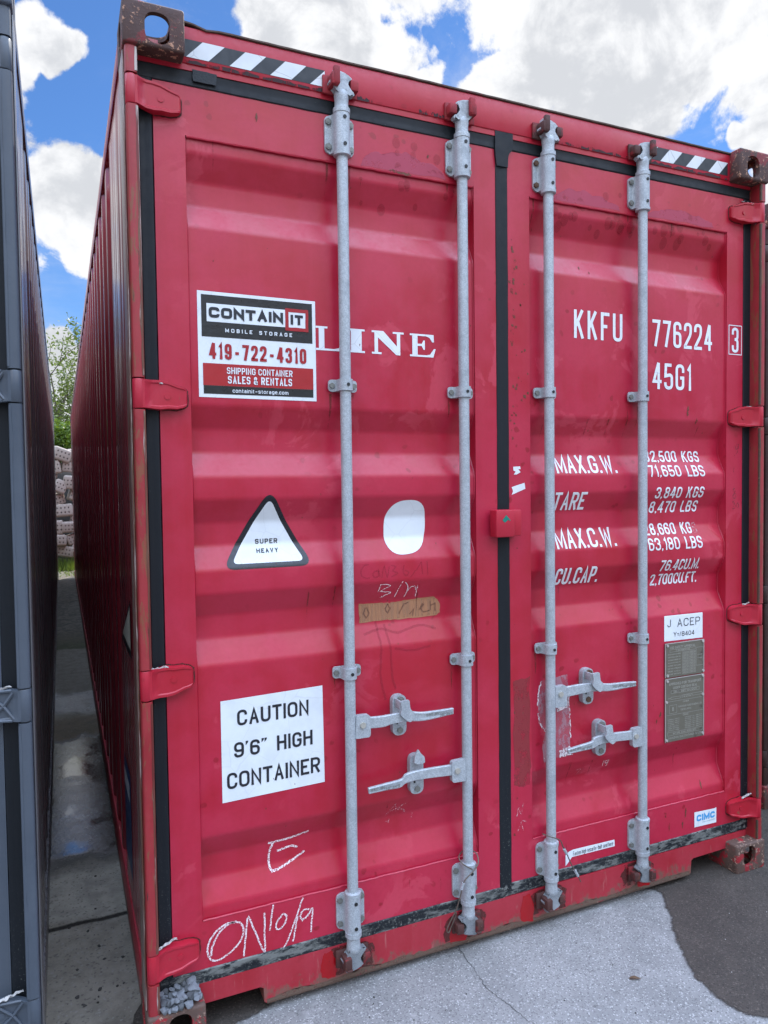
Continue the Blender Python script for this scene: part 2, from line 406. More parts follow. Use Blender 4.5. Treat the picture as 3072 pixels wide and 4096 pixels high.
def alley_mat():
    m, t, bs, P, _ = mat('alley_ground')
    s = t.sep(P)
    wob = t.noise(t.mul(P, (2.2, 1.2, 1)), 1.5, 5, .6)
    wob2 = t.noise(P, 9, 5, .65)
    y = t.math('ADD', s[1], t.math('ADD', t.math('MULTIPLY', t.math('SUBTRACT', wob, .5), .5), t.math('MULTIPLY', t.math('SUBTRACT', wob2, .5), .16)))
    cr = t.new('ShaderNodeValToRGB'); cr.color_ramp.interpolation = 'LINEAR'
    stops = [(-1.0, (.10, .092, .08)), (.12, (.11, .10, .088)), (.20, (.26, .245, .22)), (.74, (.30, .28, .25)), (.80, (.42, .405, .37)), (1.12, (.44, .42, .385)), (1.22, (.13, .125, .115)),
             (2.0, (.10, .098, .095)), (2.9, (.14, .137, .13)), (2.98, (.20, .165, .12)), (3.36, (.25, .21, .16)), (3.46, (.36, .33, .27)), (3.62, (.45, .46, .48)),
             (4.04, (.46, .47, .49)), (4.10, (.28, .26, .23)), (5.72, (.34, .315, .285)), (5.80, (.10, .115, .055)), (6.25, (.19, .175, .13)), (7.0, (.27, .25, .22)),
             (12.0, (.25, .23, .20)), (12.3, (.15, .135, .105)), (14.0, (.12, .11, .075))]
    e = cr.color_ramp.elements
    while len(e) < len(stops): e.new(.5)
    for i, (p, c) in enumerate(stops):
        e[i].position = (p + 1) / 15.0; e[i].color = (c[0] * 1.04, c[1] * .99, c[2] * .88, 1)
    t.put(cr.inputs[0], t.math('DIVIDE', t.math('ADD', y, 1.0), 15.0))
    fin = t.noise(P, 95, 5, .7); med = t.noise(P, 13, 6, .65)
    c = t.mix(t.ramp(med, .35, .7), cr.outputs[0], t.mix(.35, cr.outputs[0], (.03, .027, .024)))
    g = t.sep(t.voro(P, 150, out='Color'))
    c = t.mix(t.math('MULTIPLY', t.ramp(g[0], .90, .96), .45), c, (.04, .036, .032))
    gv = t.sep(t.voro(P, 22, out='Color'))[0]
    c = t.mix(t.math('MULTIPLY', t.ramp(y, 5.9, 7.0), t.math('MULTIPLY', t.ramp(gv, .35, .75), .6)), c, (.05, .045, .038))
    c = t.mix(t.math('MULTIPLY', t.ramp(g[1], .93, .97), .5), c, (.3, .29, .27))
    # construction joints packed with grit
    for jy in (.77, 2.03):
        dj = t.math('ABSOLUTE', t.math('SUBTRACT', t.math('ADD', s[1], t.math('MULTIPLY', t.math('SUBTRACT', wob2, .5), .03)), jy))
        c = t.mix(t.ramp(dj, .018, .006), c, (.022, .018, .013))
    t.put(bs.inputs['Base Color'], c)
    wet = t.math('MAXIMUM', t.math('MULTIPLY', t.ramp(y, 1.15, 1.4), t.ramp(y, 3.0, 2.85)), t.math('MULTIPLY', t.math('MULTIPLY', t.ramp(y, 3.45, 3.6), t.ramp(y, 4.1, 4.0)), .75))
    pud = t.math('MULTIPLY', wet, t.ramp(t.noise(t.mul(P, (3.0, 2.2, 1)), 1.3, 4, .5), .50, .60))
    rough = t.mix(wet, t.ramp(fin, .3, .7, .52, .78), t.ramp(med, .3, .7, .06, .16))
    t.put(bs.inputs['IOR'], t.math('MULTIPLY_ADD', wet, .75, 1.45))
    rough = t.mix(pud, rough, .06)
    t.put(bs.inputs['Roughness'], rough)
    h = t.math('ADD', t.math('MULTIPLY', fin, .8), t.math('MULTIPLY', med, 1.2))
    b = t.new('ShaderNodeBump'); t.put(b.inputs['Strength'], t.mix(pud, t.mix(wet, .5, .10), .02)); b.inputs['Distance'].default_value = .006
    t.put(b.inputs['Height'], h); t.l.new(b.outputs[0], bs.inputs['Normal'])


def soften_wet():
    m = MATS['wet_asphalt']; t = NT(m.node_tree); bs = [n for n in t.n if n.type == 'BSDF_PRINCIPLED'][0]
    at = t.new('ShaderNodeAttribute'); at.attribute_name = 'wet'; geo = t.new('ShaderNodeNewGeometry')
    n = t.noise(geo.outputs['Position'], 70, 5, .7)
    t.put(bs.inputs['Alpha'], t.ramp(t.math('ADD', at.outputs['Fac'], t.math('MULTIPLY', t.math('SUBTRACT', n, .5), .9)), .22, .72))
soften_wet()
alley_mat()
plain('crack_dark', (.075, .072, .07), .9)
plain('stone', (.155, .165, .18), .8, 0, .45, 60, .6); plain('stone_dark', (.075, .08, .085), .8, 0, .45, 60, .6)
plain('pebble_pale', (.42, .40, .37), .85, 0, .3, 60, .3); plain('pebble_dark', (.055, .05, .045), .85, 0, .3, 60, .3)
plain('dead_leaf', (.11, .065, .035), .8, 0, .4, 60); plain('wire', (.13, .10, .08), .5, .4, .4, 90)
plain('scrap_white', (.46, .44, .42), .8, 0, .25, 60, .6); plain('bark', (.085, .07, .05), .9, 0, .35, 20, .5)
plain('shade_soil', (.010, .008, .006), .95, 0, .5, 12, .8)


def leaf_mat(name, col):
    m, t, bs, P, out = mat(name)
    n = t.noise(P, 2.5, 4, .6)
    c = t.mix(n, tuple(x * .6 for x in col), tuple(x * 1.4 for x in col))
    t.put(bs.inputs['Base Color'], c); bs.inputs['Roughness'].default_value = .5
    tr = t.new('ShaderNodeBsdfTranslucent'); t.put(tr.inputs[0], t.mix(.5, c, (.16, .22, .02)))
    mx = t.new('ShaderNodeMixShader'); mx.inputs[0].default_value = .42
    t.l.new(bs.outputs[0], mx.inputs[1]); t.l.new(tr.outputs[0], mx.inputs[2]); t.l.new(mx.outputs[0], out.inputs[0])


leaf_mat('leaf_young', (.095, .13, .025)); leaf_mat('leaf_bush', (.10, .17, .02)); leaf_mat('grass', (.10, .15, .025))


def block_mat():
    m, t, bs, P, _ = mat('perforated_block')
    tc = t.new('ShaderNodeTexCoord'); O = tc.outputs['Object']
    n = t.noise(O, 30, 6, .65)
    oi = t.new('ShaderNodeObjectInfo')
    c = t.mix(n, (.23, .195, .165), (.38, .335, .28))
    c = t.mix(t.math('MULTIPLY', oi.outputs['Random'], .45), c, (.30, .24, .215))
    s = t.sep(O)
    fx = t.math('SUBTRACT', t.math('FRACT', t.math('ADD', t.math('DIVIDE', s[0], .056), 100.0)), .5)
    fz = t.math('SUBTRACT', t.math('FRACT', t.math('ADD', t.math('DIVIDE', s[2], .070), 100.0)), .5)
    r = t.math('SQRT', t.math('ADD', t.math('MULTIPLY', fx, fx), t.math('MULTIPLY', fz, fz)))
    inb = t.math('MULTIPLY', t.ramp(t.math('ABSOLUTE', s[0]), .095, .09), t.ramp(t.math('ABSOLUTE', s[2]), .070, .062))
    fr = t.ramp(t.math('ABSOLUTE', s[1]), .06, .07)
    hole = t.math('MULTIPLY', t.math('MULTIPLY', t.ramp(r, .24, .17), inb), fr)
    t.put(bs.inputs['Base Color'], t.mix(hole, c, (.05, .035, .03)))
    bs.inputs['Roughness'].default_value = .9
    bump(t, bs, t.math('SUBTRACT', n, hole), .6, .008)


block_mat()

# ------------------------------------------------------------------ geometry helpers


def link(name, me, parent=None):
    o = bpy.data.objects.new(name, me); COL.objects.link(o)
    if parent is not None: o.parent = parent
    return o


def tag(o, label, cat, group=None, kind=None):
    if kind: o['kind'] = kind
    if label: o['label'] = label
    if cat: o['category'] = cat
    if group: o['group'] = group
    return o


def empty(name, loc, label, cat, group=None):
    o = link(name, None); o.location = loc; o.empty_display_size = .2
    return tag(o, label, cat, group)


class MB:
    def __init__(s): s.bm = bmesh.new(); s.mi = 0
    def _mark(s, faces):
        for f in faces: f.material_index = s.mi
    def box(s, x0, x1, y0, y1, z0, z1, bev=0.0, seg=2):
        vs = [s.bm.verts.new((x, y, z)) for x in (x0, x1) for y in (y0, y1) for z in (z0, z1)]
        idx = [(0, 1, 3, 2), (4, 6, 7, 5), (0, 4, 5, 1), (2, 3, 7, 6), (0, 2, 6, 4), (1, 5, 7, 3)]
        fs = [s.bm.faces.new([vs[i] for i in q]) for q in idx]; s._mark(fs)
        if bev:
            es = list({e for f in fs for e in f.edges})
            r = bmesh.ops.bevel(s.bm, geom=es, offset=bev, segments=seg, affect='EDGES', profile=.5)
            s._mark(r['faces'])
        return s
    def prism(s, pts, fn0, fn1):
        """closed outline; fn0/fn1 map (a,b)->3D for the two caps"""
        a = [s.bm.verts.new(fn0(*p)) for p in pts]; b = [s.bm.verts.new(fn1(*p)) for p in pts]
        n = len(pts); fs = [s.bm.faces.new(a), s.bm.faces.new(b[::-1])]
        for i in range(n): fs.append(s.bm.faces.new((a[i], b[i], b[(i + 1) % n], a[(i + 1) % n])))
        s._mark(fs); return s
    def xz(s, pts, y0, y1): return s.prism(pts, lambda a, b: (a, y0, b), lambda a, b: (a, y1, b))
    def xy(s, pts, z0, z1): return s.prism(pts, lambda a, b: (a, b, z0), lambda a, b: (a, b, z1))
    def yz(s, pts, x0, x1): return s.prism(pts, lambda a, b: (x0, a, b), lambda a, b: (x1, a, b))
    def lathe(s, prof, cx, cy, seg=24):
        """profile of (r,z) turned about the vertical line x=cx,y=cy"""
        rings = [[s.bm.verts.new((cx + r * math.cos(2 * math.pi * k / seg), cy + r * math.sin(2 * math.pi * k / seg), z)) for k in range(seg)] for r, z in prof]
        fs = []
        for a, b in zip(rings, rings[1:]):
            for k in range(seg): fs.append(s.bm.faces.new((a[k], a[(k + 1) % seg], b[(k + 1) % seg], b[k])))
        fs += [s.bm.faces.new(rings[0][::-1]), s.bm.faces.new(rings[-1])]
        s._mark(fs); return s
    def disc(s, x, z, r, y0, y1, seg=12, rot=0.0):
        return s.xz([(x + r * math.cos(rot + 2 * math.pi * k / seg), z + r * math.sin(rot + 2 * math.pi * k / seg)) for k in range(seg)], y0, y1)
    def tube(s, pts, r, seg=8, r1=None):
        pts = [Vector(p) for p in pts]; rings = []; prev = None
        n = len(pts)
        for i, p in enumerate(pts):
            t = (pts[min(i + 1, n - 1)] - pts[max(i - 1, 0)]).normalized()
            if prev is None: prev = t.orthogonal().normalized()
            prev = (prev - t * prev.dot(t)).normalized(); q = t.cross(prev)
            rr = r if r1 is None else r + (r1 - r) * i / (n - 1)
            rings.append([s.bm.verts.new(p + (prev * math.cos(2 * math.pi * k / seg) + q * math.sin(2 * math.pi * k / seg)) * rr) for k in range(seg)])
        fs = []
        for a, b in zip(rings, rings[1:]):
            for k in range(seg): fs.append(s.bm.faces.new((a[k], a[(k + 1) % seg], b[(k + 1) % seg], b[k])))
        fs += [s.bm.faces.new(rings[0][::-1]), s.bm.faces.new(rings[-1])]
        s._mark(fs); return s
    def sheet(s, grid):
        """grid of points -> quads"""
        vs = [[s.bm.verts.new(p) for p in row] for row in grid]; fs = []
        for a, b in zip(vs, vs[1:]):
            for i in range(len(a) - 1): fs.append(s.bm.faces.new((a[i], a[i + 1], b[i + 1], b[i])))
        s._mark(fs); return s
    def flipx(s, w):
        for v in s.bm.verts: v.co.x = w - v.co.x
        bmesh.ops.reverse_faces(s.bm, faces=s.bm.faces[:]); return s
    def build(s, name, mats, parent=None, smooth=35, recalc=True):
        if recalc: bmesh.ops.recalc_face_normals(s.bm, faces=s.bm.faces[:])
        me = bpy.data.meshes.new(name); s.bm.to_mesh(me); s.bm.free()
        for m in (mats if isinstance(mats, (list, tuple)) else [mats]): me.materials.append(MATS[m])
        if smooth:
            me.shade_smooth(); me.set_sharp_from_angle(angle=R(smooth))
        return link(name, me, parent)


def round_poly(pts, rad, seg=6):
    """outline with rounded corners; rad a number or a list"""
    out = []; n = len(pts)
    for i in range(n):
        p = Vector(pts[i]); a = Vector(pts[i - 1]); b = Vector(pts[(i + 1) % n])
        r = rad[i] if isinstance(rad, (list, tuple)) else rad
        if r <= 0: out.append(tuple(p)); continue
        da = (a - p); db = (b - p); la, lb = da.length, db.length
        d = min(r, la * .49, lb * .49); s0 = p + da / la * d; s1 = p + db / lb * d
        for k in range(seg + 1):
            t = k / seg; q = s0 * (1 - t) ** 2 + p * 2 * t * (1 - t) + s1 * t * t; out.append(tuple(q))
    return out


def rrect(x0, x1, z0, z1, r, seg=5): return round_poly([(x0, z0), (x1, z0), (x1, z1), (x0, z1)], r * 1.7 if r else 0, seg)


# door panel corrugation: (z, depth y) from top to bottom
OUT_Y, IN_Y = .068, .102
PROF = [(2.60, OUT_Y)]
for a, b, c, d in ((2.548, 2.478, 2.407, 2.340), (1.833, 1.766, 1.696, 1.626), (1.560, 1.490, 1.422, 1.352), (1.284, 1.214, 1.147, 1.073), (.566, .498, .430, .357)):
    PROF += [(a, OUT_Y), (b, IN_Y), (c, IN_Y), (d, OUT_Y)]
PROF += [(.30, OUT_Y)]


def soft_prof():
    """the same profile with pressed (rounded) bends"""
    out = [PROF[0]]
    for i in range(1, len(PROF) - 1):
        p, a, b = Vector(PROF[i]), Vector(PROF[i - 1]), Vector(PROF[i + 1])
        s0 = p + (a - p).normalized() * .009; s1 = p + (b - p).normalized() * .009
        for k in range(5):
            t = k / 4; q = s0 * (1 - t) ** 2 + p * 2 * t * (1 - t) + s1 * t * t; out.append(tuple(q))
    out.append(PROF[-1]); return out


SPROF = soft_prof()


def panel_y(z):
    if z >= SPROF[0][0] or z <= SPROF[-1][0]: return .060
    for (z0, y0), (z1, y1) in zip(SPROF, SPROF[1:]):
        if z1 <= z <= z0: return y0 + (y1 - y0) * (z0 - z) / max(1e-9, z0 - z1)
    return OUT_Y


class Decal:
    """flat film following the face of the doors (or a flat face at depth y)"""
    def __init__(s, y=None, lift=.0008): s.bm = bmesh.new(); s.y = y; s.lift = lift; s.mi = 0; s.n = 0
    def poly(s, pts, extra=0.0):
        vs = [s.bm.verts.new((p[0], extra, p[1])) for p in pts]
        f = s.bm.faces.new(vs); f.material_index = s.mi; return f
    def ribbon(s, pts, w, closed=False):
        s.n += 1; ex = -.00011 * (s.n % 6)
        P = [Vector(p) for p in pts]
        P = [p for i, p in enumerate(P) if i == 0 or (p - P[i - 1]).length > 1e-5]
        if closed and (P[0] - P[-1]).length < 1e-5: P.pop()
        n = len(P)
        if n < 2: return
        L, Rr = [], []
        for i in range(n):
            a = P[i - 1] if (i > 0 or closed) else None
            b = P[(i + 1) % n] if (i < n - 1 or closed) else None
            d0 = (P[i] - a).normalized() if a is not None else None
            d1 = (b - P[i]).normalized() if b is not None else None
            d0 = d0 or d1; d1 = d1 or d0
            n0 = Vector((-d0.y, d0.x)); n1 = Vector((-d1.y, d1.x)); m = n0 + n1
            if m.length < .2: m = n0
            m.normalize(); k = 1 / max(.42, m.dot(n0))
            L.append(P[i] + m * k * w / 2); Rr.append(P[i] - m * k * w / 2)
        lv = [s.bm.verts.new((q.x, ex, q.y)) for q in L]; rv = [s.bm.verts.new((q.x, ex, q.y)) for q in Rr]
        for i in range(n if closed else n - 1):
            j = (i + 1) % n
            f = s.bm.faces.new((lv[i], rv[i], rv[j], lv[j])); f.material_index = s.mi
    def build(s, name, mats, parent, thick=0.0):
        if s.y is None:
            for z, _ in SPROF:
                g = s.bm.verts[:] + s.bm.edges[:] + s.bm.faces[:]
                bmesh.ops.bisect_plane(s.bm, geom=g, plane_co=(0, 0, z), plane_no=(0, 0, 1))
            for v in s.bm.verts: v.co.y += panel_y(v.co.z) - s.lift
        else:
            for v in s.bm.verts: v.co.y += s.y - s.lift
        for f in s.bm.faces:
            f.normal_update()
            if f.normal.y > 0: f.normal_flip()
        if thick:
            bmesh.ops.solidify(s.bm, geom=s.bm.faces[:], thickness=-thick)
        me = bpy.data.meshes.new(name); s.bm.to_mesh(me); s.bm.free()
        for m in (mats if isinstance(mats, (list, tuple)) else [mats]): me.materials.append(MATS[m])
        return link(name, me, parent)


# ---- stroke lettering: points with a third element are rounded corners
r_ = 1
G = {
 'A': (1.0, [[(0, 0), (.5, 1), (1, 0)], [(.19, .32), (.81, .32)]]),
 'B': (1.0, [[(.45, 0), (0, 0), (0, 1), (.45, 1)], [(.45, 1), (.95, 1, r_), (.95, .53, r_), (0, .53)], [(.45, .53), (1, .53, r_), (1, 0, r_), (.45, 0)]]),
 'C': (1.0, [[(1, .68), (1, 1, r_), (0, 1, r_), (0, 0, r_), (1, 0, r_), (1, .32)]]),
 'D': (1.0, [[(0, .5), (0, 1), (1, 1, r_), (1, 0, r_), (0, 0), (0, .5)]]),
 'E': (.85, [[(1, 1), (0, 1), (0, 0), (1, 0)], [(0, .52), (.85, .52)]]),
 'F': (.85, [[(1, 1), (0, 1), (0, 0)], [(0, .5), (.85, .5)]]),
 'G': (1.0, [[(1, .70), (1, 1, r_), (0, 1, r_), (0, 0, r_), (1, 0, r_), (1, .47), (.52, .47)]]),
 'H': (1.0, [[(0, 0), (0, 1)], [(1, 0), (1, 1)], [(0, .52), (1, .52)]]),
 'I': (0.0, [[(.5, 0), (.5, 1)]]),
 'J': (.8, [[(1, 1), (1, 0, r_), (0, 0, r_), (0, .3)]]),
 'K': (1.0, [[(0, 0), (0, 1)], [(.95, 1), (.06, .42)], [(.33, .60), (1, 0)]]),
 'L': (.8, [[(0, 1), (0, 0), (1, 0)]]),
 'M': (1.3, [[(0, 0), (0, 1), (.5, .12), (1, 1), (1, 0)]]),
 'N': (1.0, [[(0, 0), (0, 1), (1, 0), (1, 1)]]),
 'O': (1.05, [[(.5, 1), (1, 1, r_), (1, 0, r_), (0, 0, r_), (0, 1, r_), (.5, 1)]]),
 'P': (.95, [[(0, 0), (0, 1), (.45, 1)], [(.45, 1), (1, 1, r_), (1, .44, r_), (0, .44)]]),
 'R': (1.0, [[(0, 0), (0, 1), (.45, 1)], [(.45, 1), (1, 1, r_), (1, .46, r_), (0, .46)], [(.5, .46), (1, 0)]]),
 'S': (1.0, [[(1, .74), (1, 1, r_), (0, 1, r_), (0, .52, r_), (1, .52, r_), (1, 0, r_), (0, 0, r_), (0, .26)]]),
 'T': (.95, [[(0, 1), (1, 1)], [(.5, 1), (.5, 0)]]),
 'U': (1.0, [[(0, 1), (0, 0, r_), (1, 0, r_), (1, 1)]]),
 'V': (1.0, [[(0, 1), (.5, 0), (1, 1)]]),
 'W': (1.45, [[(0, 1), (.24, 0), (.5, .85), (.76, 0), (1, 1)]]),
 'X': (1.0, [[(0, 0), (1, 1)], [(0, 1), (1, 0)]]),
 'Y': (1.0, [[(0, 1), (.5, .45), (1, 1)], [(.5, .45), (.5, 0)]]),
 'Z': (.95, [[(0, 1), (1, 1), (0, 0), (1, 0)]]),
 '0': (1.0, [[(.5, 1), (1, 1, r_), (1, 0, r_), (0, 0, r_), (0, 1, r_), (.5, 1)]]),
 '1': (.35, [[(0, .80), (.9, 1), (.9, 0)]]),
 '2': (1.0, [[(0, .70), (0, 1, r_), (1, 1, r_), (1, .58, r_), (0, .05), (0, 0), (1, 0)]]),
 '3': (1.0, [[(0, .74), (0, 1, r_), (1, 1, r_), (1, .53, r_), (.38, .53)], [(.38, .53), (1, .53, r_), (1, 0, r_), (0, 0, r_), (0, .26)]]),
 '4': (1.0, [[(.74, 0), (.74, 1)], [(.70, 1), (0, .26), (1, .26)]]),
 '5': (1.0, [[(.95, 1), (.08, 1), (.02, .52), (1, .60, r_), (1, 0, r_), (0, 0, r_), (0, .24)]]),
 '6': (1.0, [[(1, .74), (1, 1, r_), (0, 1, r_), (0, 0, r_), (1, 0, r_), (1, .3)], [(1, .3), (1, .57, r_), (.04, .57)]]),
 '7': (.95, [[(0, 1), (1, 1), (.32, 0)]]),
 '8': (1.0, [[(.5, 1), (.96, 1, r_), (.96, .53, r_), (.04, .53, r_), (.04, 1, r_), (.5, 1)], [(.5, .53), (1, .53, r_), (1, 0, r_), (0, 0, r_), (0, .53, r_), (.5, .53)]]),
 '9': (1.0, [[(0, .26), (0, 0, r_), (1, 0, r_), (1, 1, r_), (0, 1, r_), (0, .7)], [(0, .7), (0, .43, r_), (.96, .43)]]),
 '.': (-1, []), ',': (-2, []), "'": (-3, []), '"': (-4, []),
 '-': (.9, [[(0, .40), (1, .40)]]), '/': (.55, [[(0, 0), (1, 1)]]),
 '&': (1.15, [[(1, 0), (.12, .72), (.12, 1, r_), (.72, 1, r_), (.72, .68, r_), (0, .42, r_), (0, 0, r_), (.7, 0, r_), (1, .42)]]),
 # lower case (x-height .70)
 'a': (.8, [[(.05, .68), (.9, .70, r_), (.9, 0)], [(.9, .40), (0, .40, r_), (0, 0, r_), (.9, .02)]]),
 'b': (.8, [[(0, 1), (0, 0), (1, 0, r_), (1, .70, r_), (0, .70)]]),
 'c': (.75, [[(1, .5), (1, .70, r_), (0, .70, r_), (0, 0, r_), (1, 0, r_), (1, .2)]]),
 'e': (.8, [[(0, .36), (1, .36)], [(1, .36), (1, .70, r_), (0, .70, r_), (0, 0, r_), (1, 0, r_), (1, .14)]]),
 'f': (.5, [[(.3, 0), (.3, 1, r_), (1, 1)], [(0, .68), (1, .68)]]),
 'g': (.8, [[(1, .70), (0, .70, r_), (0, .08, r_), (1, .08)], [(1, .70), (1, -.25, r_), (0, -.25)]]),
 'h': (.8, [[(0, 1), (0, 0)], [(0, .66), (1, .70, r_), (1, 0)]]),
 'i': (0, [[(.5, 0), (.5, .70)], [(.5, .85), (.5, 1)]]),
 'l': (0, [[(.5, 0), (.5, 1)]]),
 'm': (1.3, [[(0, 0), (0, .70), (.5, .70, r_), (.5, 0)], [(.5, .70), (1, .70, r_), (1, 0)]]),
 'n': (.8, [[(0, 0), (0, .70), (1, .70, r_), (1, 0)]]),
 'o': (.8, [[(.5, .70), (1, .70, r_), (1, 0, r_), (0, 0, r_), (0, .70, r_), (.5, .70)]]),
 'r': (.5, [[(0, 0), (0, .70)], [(0, .62), (1, .70)]]),
 's': (.75, [[(1, .56), (1, .70, r_), (0, .70, r_), (0, .36, r_), (1, .36, r_), (1, 0, r_), (0, 0, r_), (0, .14)]]),
 't': (.5, [[(.4, .95), (.4, 0, r_), (1, 0)], [(0, .68), (1, .68)]]),
 'u': (.8, [[(0, .70), (0, 0, r_), (1, 0), (1, .70)]]),
 'y': (.8, [[(0, .70), (.5, .05)], [(1, .70), (.4, -.22)]]),
}


def stext(dc, s, x0, x1, z0, z1, w, gap=None, spw=.6, rr=.5, rot=0.0, flip=False):
    """letter string s into the box x0..x1, z0..z1 with stroke w"""
    H = z1 - z0
    gap = w * .9 if gap is None else gap
    units = 0.0; fixed = 0.0
    for ch in s:
        if ch == ' ': units += spw; continue
        a = G[ch][0]
        if a <= 0: fixed += w * (1.0 if a > -4 else 2.2)
        else: units += a; fixed += w
    fixed += gap * (len(s) - 1)
    U = max(.1 * H, (x1 - x0 - fixed)) / max(units, .01)
    cx0, cz0 = (x0 + x1) / 2, (z0 + z1) / 2
    def T(p):
        px, pz = p
        if flip: px, pz = 2 * cx0 - px, 2 * cz0 - pz
        if rot: pz += (px - cx0) * rot
        return (px, pz)
    x = x0
    for ch in s:
        if ch == ' ': x += spw * U + gap; continue
        a, strokes = G[ch]
        cw = max(0, a) * U
        if a == -1: dc.n += 1; dc.poly([T(p) for p in ((x, z0), (x + w, z0), (x + w, z0 + w * 1.05), (x, z0 + w * 1.05))]); x += w + gap; continue
        if a == -2: dc.poly([T(p) for p in ((x, z0 - w * .7), (x + w * .6, z0), (x + w, z0), (x + w, z0 + w), (x, z0 + w))]); x += w + gap; continue
        if a == -3: dc.poly([T(p) for p in ((x, z1 - w * 1.7), (x + w, z1 - w * .6), (x + w, z1), (x, z1))]); x += w + gap; continue
        if a == -4:
            for dx in (0, w * 1.2): dc.poly([T(p) for p in ((x + dx, z1 - w * 1.7), (x + dx + w * .95, z1 - w * .6), (x + dx + w * .95, z1), (x + dx, z1))])
            x += 2.2 * w + gap; continue
        for st in strokes:
            pts = [(x + w / 2 + p[0] * cw if a > 0 else x + w / 2, z0 + w / 2 + p[1] * (H - w)) for p in st]
            # straight free ends reach the full height
            q = []
            for i, p in enumerate(st):
                px, pz = pts[i]
                if i in (0, len(st) - 1) and st[0][:2] != st[-1][:2]:
                    nb = st[1] if i == 0 else st[-2]
                    if abs(nb[1] - p[1]) > .2:
                        if p[1] == 0: pz = z0
                        elif p[1] == 1: pz = z1
                    elif abs(nb[1] - p[1]) < .05 and ch in 'EFLTZ274':
                        if p[0] >= 1: px = x + cw + w
                        elif p[0] <= 0: px = x
                q.append((px, pz))
            n = len(q); o = []
            for i in range(n):
                if len(st[i]) < 3 or i in (0, n - 1): o.append(q[i]); continue
                p, a0, b0 = Vector(q[i]), Vector(q[i - 1]), Vector(q[i + 1])
                da, db = a0 - p, b0 - p
                lim_a = da.length * (.5 if len(st[i - 1]) > 2 else .98); lim_b = db.length * (.5 if len(st[i + 1]) > 2 else .98)
                rad = max(1e-5, min(rr * max(cw, .02 * H), lim_a, lim_b)); s0 = p + da.normalized() * rad; s1 = p + db.normalized() * rad
                for k in range(6):
                    t = k / 5; c = s0 * (1 - t) ** 2 + p * 2 * t * (1 - t) * 1.0 + s1 * t * t; o.append(tuple(c))
            closed = st[0][:2] == st[-1][:2]
            dc.ribbon([T(p) for p in o], w, closed)
        x += cw + w + gap


def wobble(pts, amp=.0012, sub=4):
    out = []
    for (a, b) in zip(pts, pts[1:]):
        for k in range(sub):
            t = k / sub; out.append((a[0] + (b[0] - a[0]) * t + random.uniform(-amp, amp), a[1] + (b[1] - a[1]) * t + random.uniform(-amp, amp)))
    out.append(pts[-1]); return out


def smooth_path(pts, sub=6):
    """Catmull-Rom through 2D or 3D points"""
    P = [Vector(p) for p in pts]; out = []
    for i in range(len(P) - 1):
        a, b, c, d = P[max(i - 1, 0)], P[i], P[i + 1], P[min(i + 2, len(P) - 1)]
        for k in range(sub):
            t = k / sub
            out.append(tuple(.5 * ((2 * b) + (c - a) * t + (2 * a - 5 * b + 4 * c - d) * t * t + (3 * b - 3 * c + d - a) * t ** 3)))
    out.append(tuple(P[-1])); return out


def jag(pts, amp=.004, sub=5, closed=True):
    out = []; n = len(pts)
    for i in range(n if closed else n - 1):
        a, b = pts[i], pts[(i + 1) % n]
        for k in range(sub):
            t = k / sub; out.append((a[0] + (b[0] - a[0]) * t + random.uniform(-amp, amp), a[1] + (b[1] - a[1]) * t + random.uniform(-amp, amp)))
    return out


# ------------------------------------------------------------------ corner castings (steel boxes with oval apertures)
CW, CD, CH = .162, .178, .118
W_, L_, H_ = 2.438, 12.192, 2.896


def boolean_mesh(base, cutters):
    bo = link('tmp', base); tmp = [bo]
    for c in cutters:
        co = link('tmp_cut', c); tmp.append(co)
        md = bo.modifiers.new('b', 'BOOLEAN'); md.operation = 'DIFFERENCE'; md.solver = 'EXACT'; md.object = co
    dg = bpy.context.evaluated_depsgraph_get()
    me = bpy.data.meshes.new_from_object(bo.evaluated_get(dg))
    for o in tmp: bpy.data.objects.remove(o)
    return me


def mesh_of(mb):
    bmesh.ops.recalc_face_normals(mb.bm, faces=mb.bm.faces[:])
    me = bpy.data.meshes.new('tmp'); mb.bm.to_mesh(me); mb.bm.free(); return me


def casting_master():
    """upper left front casting with its outer corner at the origin"""
    b = MB().box(0, CW, 0, CD, 0, CH, .008, 3)
    c1 = MB().box(.018, CW - .020, .017, CD - .02, .018, CH - .014, .006, 2)
    c2 = MB().xz(rrect(.057, .123, .011, .094, .021, 8), -.05, .06)
    c3 = MB().yz(rrect(.062, .118, .016, .094, .026, 8), -.05, .05)
    c4 = MB().xy(rrect(.048, .132, .026, .158, .030, 8), .07, .2)
    return boolean_mesh(mesh_of(b), [mesh_of(c) for c in (c1, c2, c3, c4)])


CAST = casting_master()


def casting(parent, ix, iy, iz, m):
    bm = bmesh.new(); bm.from_mesh(CAST)
    for v in bm.verts:
        z = v.co.z if iz else CH - v.co.z
        x = v.co.x if not ix else W_ - v.co.x
        y = v.co.y if not iy else L_ - v.co.y
        v.co = (x, y, z + (H_ - CH if iz else 0))
    if (ix + iy + (0 if iz else 1)) % 2: bmesh.ops.reverse_faces(bm, faces=bm.faces[:])
    me = bpy.data.meshes.new('corner_casting'); bm.to_mesh(me); bm.free(); me.materials.clear(); me.materials.append(MATS[m])
    me.shade_smooth(); me.set_sharp_from_angle(angle=R(30))
    return link('corner_casting', me, parent)


# ------------------------------------------------------------------ container
HZ = [(2.626, 2.706), (1.812, 1.895), (1.006, 1.092), (.206, .288)]     # hinge barrels
ROD_X = [.627, 1.045, 1.387, 1.810]
ROD_Y = .030


